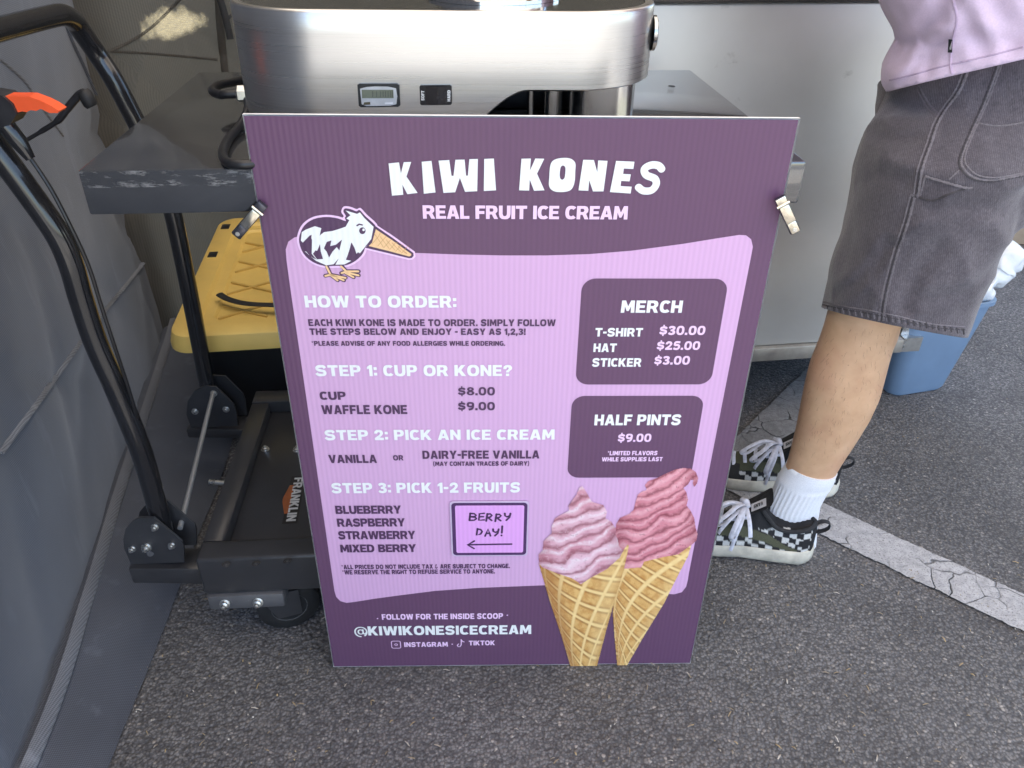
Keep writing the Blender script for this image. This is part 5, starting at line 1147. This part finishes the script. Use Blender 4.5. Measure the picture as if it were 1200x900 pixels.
seam(side, .0022, M_SEAM); seam([(x - 5.5, y) for x, y in side], .0016, M_SEAM); seam([(x - 2.6, y + 1) for x, y in side], .0018, M_SEAMD)
seam(Z4([(738, 372), (756, 410), (778, 450), (800, 478), (826, 500)]), .0017, M_SEAM); seam(Z4([(726, 380), (744, 420), (766, 460), (790, 490), (818, 516)]), .0014, M_SEAM)
bpk = Z4([(1092, 282), (1062, 365), (1025, 460), (980, 560), (945, 640), (925, 705), (938, 745), (985, 782), (1060, 792), (1140, 780), (1215, 765)])
seam(bpk, .0017, M_SEAM); seam([(x + 4, y - 3) for x, y in bpk], .0013, M_SEAM); seam([(x - 2.5, y + 1.2) for x, y in bpk], .0018, M_SEAMD)
seam(Z4([(1000, 540), (1070, 552), (1140, 548), (1210, 535)]), .0014, M_SEAM)
# tool loop flap
lp = Z4([(765, 775), (850, 800), (940, 825), (975, 826), (968, 800), (940, 770), (918, 745)]); seam(lp[:4], .002, M_SEAM, lift=.002); seam(Z4([(740, 868), (800, 880), (880, 850), (950, 828)]), .002, M_SEAMD, lift=.001)
seam(Z4([(742, 862), (755, 815), (765, 776)]), .0016, M_SEAM); seam(Z4([(870, 790), (915, 748)]), .0014, M_SEAM)
# hem stitched band
hemp = [(962.5, 353), (975, 356), (995, 360), (1015, 363), (1035, 367), (1055, 371), (1075, 376), (1095, 380), (1115, 382), (1131, 383)]
seam(hemp, .0012, M_SEAM); seam([(x, y + 3.5) for x, y in hemp], .0012, M_SEAMD, lift=.0006)
for i in range(46):
    x = 966 + i * 3.6; y0 = 356 + (x - 963) * .172; seam([(x, y0 + 1), (x + .8, y0 + 4), (x + 1.2, y0 + 7.5)], .0011 if i % 3 else .0016, M_SEAMD if i % 2 else M_SEAM, 'pucker', .0003, .3, 3)

# ---- shirt
st = []
for zl, zr, xl, xr, hy in ((150, 100, 1046, 1325, .215), (128, 78, 1043, 1335, .222), (106, 52, 1040, 1342, .226), (92, 40, 1034, 1345, .228), (76, 24, 1035, 1345, .226), (60, 10, 1046, 1342, .222), (45, -5, 1057, 1338, .218), (25, -25, 1045, 1332, .215), (0, -50, 1027, 1325, .214), (-40, -85, 1014, 1318, .212), (-90, -125, 1010, 1312, .212)):
    A, B = sil(zl, zr, xl, xr, YL); st.append(ring(A, B, hy, 44, 2.5, yc=1.29, th=TH))
sh_top = [ell((.672, 1.29, 1.28), .155, .222, 44), ell((.665, 1.29, 1.36), .145, .215, 44), ell((.665, 1.29, 1.42), .11, .17, 44), ell((.66, 1.29, 1.455), .075, .095, 44), ell((.655, 1.29, 1.475), .068, .075, 44)]
def reorder(r):
    return r
parts = [st + turned(sh_top)]
for s_ in (-1, 1):
    shd = V((.665, 1.29 + s_ * .165, 1.385)); parts.append(turned(limb([shd - V((0, s_ * .05, 0)), shd, V((.655, 1.29 + s_ * .215, 1.30)), V((.645, 1.29 + s_ * .232, 1.235))], [.085, .082, .08, .082], 20)))
stm = remesh(parts, .0062, 3)
crumple(stm, .010, 11, -1)
FOLDS = [([(1052, 48), (1075, 38), (1095, 18), (1108, -6)], .020, .012), ([(1056, 46), (1085, 50), (1108, 44)], .012, .007), ([(1128, 4), (1140, 30), (1150, 58)], .016, .005), ([(1160, -6), (1172, 24), (1190, 44)], .02, .007), ([(1046, 92), (1066, 74), (1074, 56)], .016, -.006), ([(1180, 60), (1150, 48), (1130, 44)], .018, .004), ([(1085, 84), (1092, 62), (1100, 48)], .014, .004)]
bt = BVHTree.FromPolygons(stm.v, stm.f)
for pts, wid, dep in FOLDS:
    P = [h for h in (bt.ray_cast(CPOS, ray(p.x, p.y).normalized())[0] for p in spline([(x, y, 0) for x, y in pts], 8)) if h is not None]
    for i_, v in enumerate(stm.v):
        if v.y < 1.4:
            d_ = min((v - p).length for p in P)
            if d_ < wid * 2.2: stm.v[i_] = v + (v - CPOS).normalized() * dep * (math.exp(-(d_ / wid * 1.5) ** 2) - .35 * math.exp(-((d_ - wid * 1.1) / wid * 2) ** 2))
cut(stm, PY(1040, 107, 1.25), PY(1115, 87, 1.05), PY(1200, 68, 1.05))
def m_shirt():
    t = NT('lilac_cotton'); c = t.coord(); n1 = t.noise(c, 6, 4); f = t.noise(c, 450, 2)
    t.set(Base_Color=t.mix(1.0, t.ramp(n1, [(.3, (.64, .51, .66)), (.7, (.72, .58, .74))]), t.ramp(f, [(.3, .94), (.7, 1.05)]), 'MULTIPLY'), Roughness=.8, Specular_IOR_Level=.2, Sheen_Weight=.2); t.bump(f, .2, .0006); return t.m
M_SHIRT = m_shirt(); sho = obj('shirt', stm, M_SHIRT, pe, angle=180); TB = bvh_of(sho)
M_SHS = plain('shirt_seam', (.50, .385, .53), .85, 0, .1, 200)
ribbon('seam', TB, Z4([(885, -10), (898, 40), (905, 90), (893, 150), (882, 220), (878, 290), (884, 322)]), .0014, M_SHS, sho, .0008, .4)
hemS = [(1042, 94), (1070, 87.5), (1100, 79), (1130, 72), (1165, 64), (1199, 55)]
ribbon('seam', TB, hemS, .0011, M_SHS, sho, .0006, .4)
pt = [TB.ray_cast(CPOS, ray(x, y).normalized())[0] for x, y in ((1110.5, 45.5), (1114.8, 46), (1114.3, 61), (1109.6, 61))]
if all(p is not None for p in pt):
    tm = MB(); tm.prism([p + V((0, -.0025, 0)) for p in pt], (0, -.0012, 0)); tgo = obj('label_tag', tm, plain('tag_black', (.015, .02, .022), .6), sho, smooth=False)
    c4 = (pt[0] + pt[1] + pt[2] + pt[3]) / 4; tm = MB(); rx = (pt[1] - pt[0]) * .22; uy = (pt[3] - pt[0]) * .26; c4 = c4 + V((0, -.0039, 0)); tm.add([c4 - rx - uy, c4 + rx - uy, c4 + rx + uy, c4 - rx + uy], [[0, 1, 2, 3]]); obj('tag_mark', tm, plain('tag_white', (.6, .62, .62), .6), tgo, smooth=False)

# ---- socks
def m_sock():
    t = NT('white_rib_knit'); c = t.coord(); f = t.noise(c, 600, 2)
    t.set(Base_Color=t.ramp(f, [(.3, (.70, .71, .75)), (.7, (.82, .83, .86))]), Roughness=.9, Specular_IOR_Level=.15, Sheen_Weight=.3); t.bump(f, .35, .0008); return t.m
M_SOCK = m_sock()
def sock(off, near):
    K = [((655, 655), (905, 956), .033), ((635, 632), (897, 958), .036), ((612, 606), (894, 960), .039), ((590, 588), (899, 963), .039), ((572, 571), (907, 972), .041), ((564, 566), (910, 976), .042), ((561.5, 564), (910.5, 976.5), .0405), ((558, 561), (913, 979), .0425), ((548, 554), (919.5, 981.5), .0425), ((543, 550), (922, 983), .042), ((543, 550), (924, 981), .039)]
    rows = []
    for i, (a, b, hy) in enumerate(K): rows.append(ring(*sil(a[0], a[1], b[0], b[1]), hy, 132, 2.0, V(off)))
    R2 = []
    for i in range(len(rows) - 1):
        m_ = 4 if i < 5 else 1
        for j in range(m_): R2.append([p.lerp(q, j / m_) for p, q in zip(rows[i], rows[i + 1])])
    R2.append(rows[-1])
    for i, r in enumerate(R2):
        c = sum(r, V()) / len(r)
        if 3 < i < 20:
            for k in range(len(r)): r[k] = r[k] + (r[k] - c).normalized() * (.0008 * math.cos(k * math.pi * 2 / 4) * (1 if r[k].x < c.x + .02 else .35))
    m_ = MB(); m_.loft(R2); return obj('sock', m_, M_SOCK, pe, angle=80)
sock((0, 0, 0), True); sock(DF, False)

# ---- sneakers
def m_vc(name, rough=.8):
    t = NT(name); a = t.node('ShaderNodeAttribute', attribute_name='col'); f = t.noise(t.coord(), 500, 2); t.set(Base_Color=t.mix(1.0, a.outputs['Color'], t.ramp(f, [(.3, .85), (.7, 1.12)]), 'MULTIPLY'), Roughness=rough, Specular_IOR_Level=.25); t.bump(f, .3, .0008); return t.m
M_UPPER = m_vc('sneaker_canvas'); M_SOLE = plain('cream_rubber', (.52, .49, .41), .6, 0, .35, 25); M_LACE = plain('white_lace', (.58, .59, .66), .85, 0, .2, 120, bump=.3, bs=900)
M_BLKC = plain('black_canvas', (.018, .018, .02), .8, 0, .25, 200, bump=.2); M_LABEL = plain('tongue_label', (.55, .55, .57), .7)
def interp(t, K):
    for (a, va), (b, vb) in zip(K, K[1:]):
        if t <= b: f = (t - a) / (b - a); f = f * f * (3 - 2 * f); return va + (vb - va) * f
    return K[-1][1]
def shoe(heel, toe, name_l):
    d_ = (toe - heel); L = d_.length; d_.normalize(); M = Matrix(((d_.x, -d_.y, 0, heel.x), (d_.y, d_.x, 0, heel.y), (0, 0, 1, .004), (0, 0, 0, 1)))
    near_s = -1 if (M.to_3x3() @ V((0, 1, 0))).y > 0 else 1        # which side faces the street
    wS = [(0, .012), (.01, .026), (.03, .034), (.08, .036), (.13, .036), (.19, .045), (.23, .046), (.265, .036), (.285, .02), (.292, .006)]
    so_ = MB(); rows = []; N = 48
    for i in range(N + 1):
        x = .292 * i / N; w_ = interp(x, wS); zt = .030 + .006 * (1 - x / .292) ** 2; zb = .0 + .006 * sst(.24, .292, x) + .004 * sst(.02, 0, x)
        rows.append([M @ V((x, y, z)) for y, z in ((-w_, zb + .006), (-w_ - .001, zb + .012), (-w_, zt - .003), (-w_ + .003, zt), (0, zt), (w_ - .003, zt), (w_, zt - .003), (w_ + .001, zb + .012), (w_, zb + .006), (w_ - .004, zb), (0, zb), (-w_ + .004, zb))])
    so_.loft(rows); 
    hS = [(0, .090), (.02, .088), (.05, .082), (.08, .085), (.105, .104), (.118, .112), (.14, .098), (.19, .074), (.235, .060), (.27, .050), (.285, .036)]
    up = MB(); up.c = []; rows = []; N = 150; K = 64
    for i in range(N + 1):
        x = .004 + .281 * i / N; w_ = interp(x, wS) - .003; h = interp(x, hS); r_ = []
        nar = interp(x, [(0, .8), (.05, .9), (.10, .75), (.14, .5), (.2, .62), (.26, .8), (.285, .8)])
        for k in range(K):
            a = math.pi * k / (K - 1); cy = math.cos(a); sz = math.sin(a); z = .028 + (h - .028) * abs(sz) ** .75
            wv = w_ * (1 - (1 - nar) * ((z - .028) / max(h - .028, 1e-4)) ** 1.5); y = wv * math.copysign(abs(cy) ** .7, cy)
            r_.append(M @ V((x, y, z)))
            zz = z
            blk = (.020, .020, .022); whc = (.56, .56, .54); olv = (.085, .088, .055)
            sw_ = .037 + .025 * sst(.035, .125, x) - .004 * sst(.15, .24, x)
            chk = (int(x / .0135) + int((zz - .020) / .0108)) % 2; hw_ = .0035 + .006 * sst(.03, .10, x)
            c = blk
            if .03 < x < .215 and zz < sw_ and zz > .031: c = whc if chk else blk
            if x <= .125 and sw_ < zz < .079 - .10 * max(0, x - .07): c = whc if chk else blk
            if .03 < x < .245 and abs(zz - sw_) < hw_: c = olv
            if .03 < x < .245 and hw_ <= abs(zz - sw_) < hw_ + .0016: c = blk
            if x <= .034 and zz < .060: c = blk if zz > .046 or chk else whc
            if x < .012: c = blk
            if x > .215 and zz < sw_: c = (.03, .03, .03)
            if x > .13 and zz > sw_ + hw_: c = (.045, .047, .034)
            up.c.append(c)
        rows.append(r_)
    up.loft(rows, cap=False, closed=False)
    uo = obj('shoe', up, M_UPPER, pe, angle=60); uo['label'] = name_l
    obj('sole', so_, M_SOLE, uo, angle=60)
    ln_ = MB(); 
    f_ = MB(); f_.tube(spline([M @ V((.010, 0, .084)), M @ V((-.004, 0, .094)), M @ V((-.017, 0, .092)), M @ V((-.018, 0, .080)), M @ V((-.008, 0, .070)), M @ V((.003, 0, .066))], 5), .006, 8, True, .25, up=M.to_3x3() @ V((1, 0, 1))); obj('heel_loop', f_, M_BLKC, uo)
    col_ = MB(); pts = [(.006, .0, .089), (.02, .020, .087), (.05, .027, .080), (.08, .026, .083), (.10, .020, .100), (.112, .010, .111), (.114, 0, .113)]
    P = [M @ V((x, y, z)) for x, y, z in pts] + [M @ V((x, -y, z)) for x, y, z in pts[-2::-1]]; col_.tube(spline(P, 5), .0042, 8); obj('collar', col_, M_BLKC, uo)
    tg = MB(); tg.loft([[M @ V((x, y * wv, z)) for y, z in zip((-1, -.5, 0, .5, 1), (zc - .004, zc, zc + .001, zc, zc - .004))] for x, zc, wv in ((.150, .096, .022), (.128, .112, .025), (.110, .128, .027), (.100, .140, .026), (.097, .146, .020))], cap=False, closed=False)
    tgo_ = obj('tongue', tg, M_BLKC, uo)
    lb = MB(); q = [M @ V((x, y, z)) for x, y, z in ((.131, near_s * .004, .1135), (.131, near_s * .0225, .110), (.107, near_s * .0235, .1305), (.107, near_s * .004, .1340))]; lb.add([p + V((0, 0, .0012)) + d_ * .0016 for p in q], [[0, 1, 2, 3]]); obj('tongue_label', lb, M_LABEL, tgo_, smooth=False)
    polys, W_ = text_polys('VANS', .1); vb = MB(); q = [p + V((0, 0, .0018)) + d_ * .0026 for p in q]
    for pl in polys:
        L3 = [[V((x, y, 0)) for x, y in l] for l in pl]; pp_ = [p for l in L3 for p in l]
        vb.add([q[3].lerp(q[0], .18 + .64 * (p.x / W_)).lerp(q[2].lerp(q[1], .18 + .64 * (p.x / W_)), .30 + .45 * p.y) for p in pp_], [list(t) for t in tessellate_polygon(L3)])
    obj('label_lettering', vb, plain('label_ink', (.03, .03, .03), .6), tgo_, smooth=False)
    s_ = near_s
    def lace(pts, w=.0040, fl=.22): 
        m_ = MB(); m_.tube(spline([M @ V((x, y * s_, z)) for x, y, z in pts], 6), w, 8, True, fl, up=(0, 0, 1)); obj('lace', m_, M_LACE, uo)
    for i in range(5):
        x = .135 + i * .022; z = interp(x, hS) + .004; lace([(x, -.024, z - .012), (x + .004, -.010, z), (x + .006, .010, z), (x + .004, .024, z - .012)])
    k0 = (.142, .004, .112)
    lace([k0, (.160, .026, .124), (.180, .050, .118), (.200, .060, .100), (.190, .056, .094), (.165, .030, .104), k0], .0048)
    lace([k0, (.152, .034, .112), (.162, .056, .094), (.166, .062, .074), (.158, .058, .070), (.148, .038, .094), k0], .0048)
    lace([k0, (.175, .018, .124), (.205, .036, .116), (.222, .040, .100), (.206, .034, .098), (.175, .010, .112), k0], .0046)
    lace([k0, (.150, .044, .100), (.158, .058, .070), (.160, .060, .052), (.162, .061, .040)], .0036)
    lace([k0, (.136, .040, .104), (.132, .052, .088), (.130, .056, .076)], .0040); lace([k0, (.170, .045, .108), (.186, .058, .088), (.190, .060, .078)], .0038)
    kn = MB(); kn.tube([M @ V((.150, -.008, .113)), M @ V((.143, .002, .116)), M @ V((.138, .012, .113))], [.005, .008, .005], 10); obj('lace_knot', kn, M_LACE, uo)
for o_ in list(pe.children):
    if o_.name.split('.')[0] in ('eye', 'mouth'):
        for v in o_.data.vertices: v.co = RB @ (v.co + pe.location) - pe.location
        for q_ in o_.children:
            for v in q_.data.vertices: v.co = RB @ (v.co + pe.location) - pe.location
hN = GZ(951, 659); tN = hN + V((-.286, .058, 0)).normalized() * .29
hF = hN + DF + V((.0, -.002, 0)); tF = hF + V((-.283, .055, 0)).normalized() * .29
shoe(V((hN.x, hN.y + .012, 0)), V((tN.x, tN.y + .012, 0)), 'checkered sneaker with an olive side stripe, nearer the viewer'); shoe(V((hF.x, hF.y, 0)), V((tF.x, tF.y, 0)), 'checkered sneaker behind the nearer one')

# ================================================================== LITTER ON THE ASPHALT
rnd = random.Random(11); lt_ = MB()
for i in range(420):
    if rnd.random() < .75: p = GZ(rnd.uniform(150, 1200), rnd.uniform(660, 900))
    else: p = GZ(rnd.uniform(880, 1200), rnd.uniform(400, 720))
    a = rnd.uniform(0, math.pi); L = rnd.choice((.003, .004, .005, .007, .011)); d_ = V((math.cos(a), math.sin(a), rnd.uniform(-.1, .2))); w_ = rnd.uniform(.0006, .0016)
    lt_.tube([p + V((0, 0, .003)) - d_ * L / 2, p + V((0, 0, .0045)), p + V((0, 0, .003)) + d_ * L / 2], [w_ * .6, w_, w_ * .5], 5, True, .5)
m_l = NT('straw_bits'); ge = m_l.node('ShaderNodeObjectInfo'); c = m_l.coord(); m_l.set(Base_Color=m_l.ramp(m_l.noise(c, 30, 1), [(.35, (.34, .25, .13)), (.5, (.22, .18, .13)), (.65, (.5, .46, .4))]), Roughness=.8)
tag(obj('litter', lt_, m_l.m), 'tiny bits of straw and grit scattered over the asphalt', 'litter', kind='stuff')
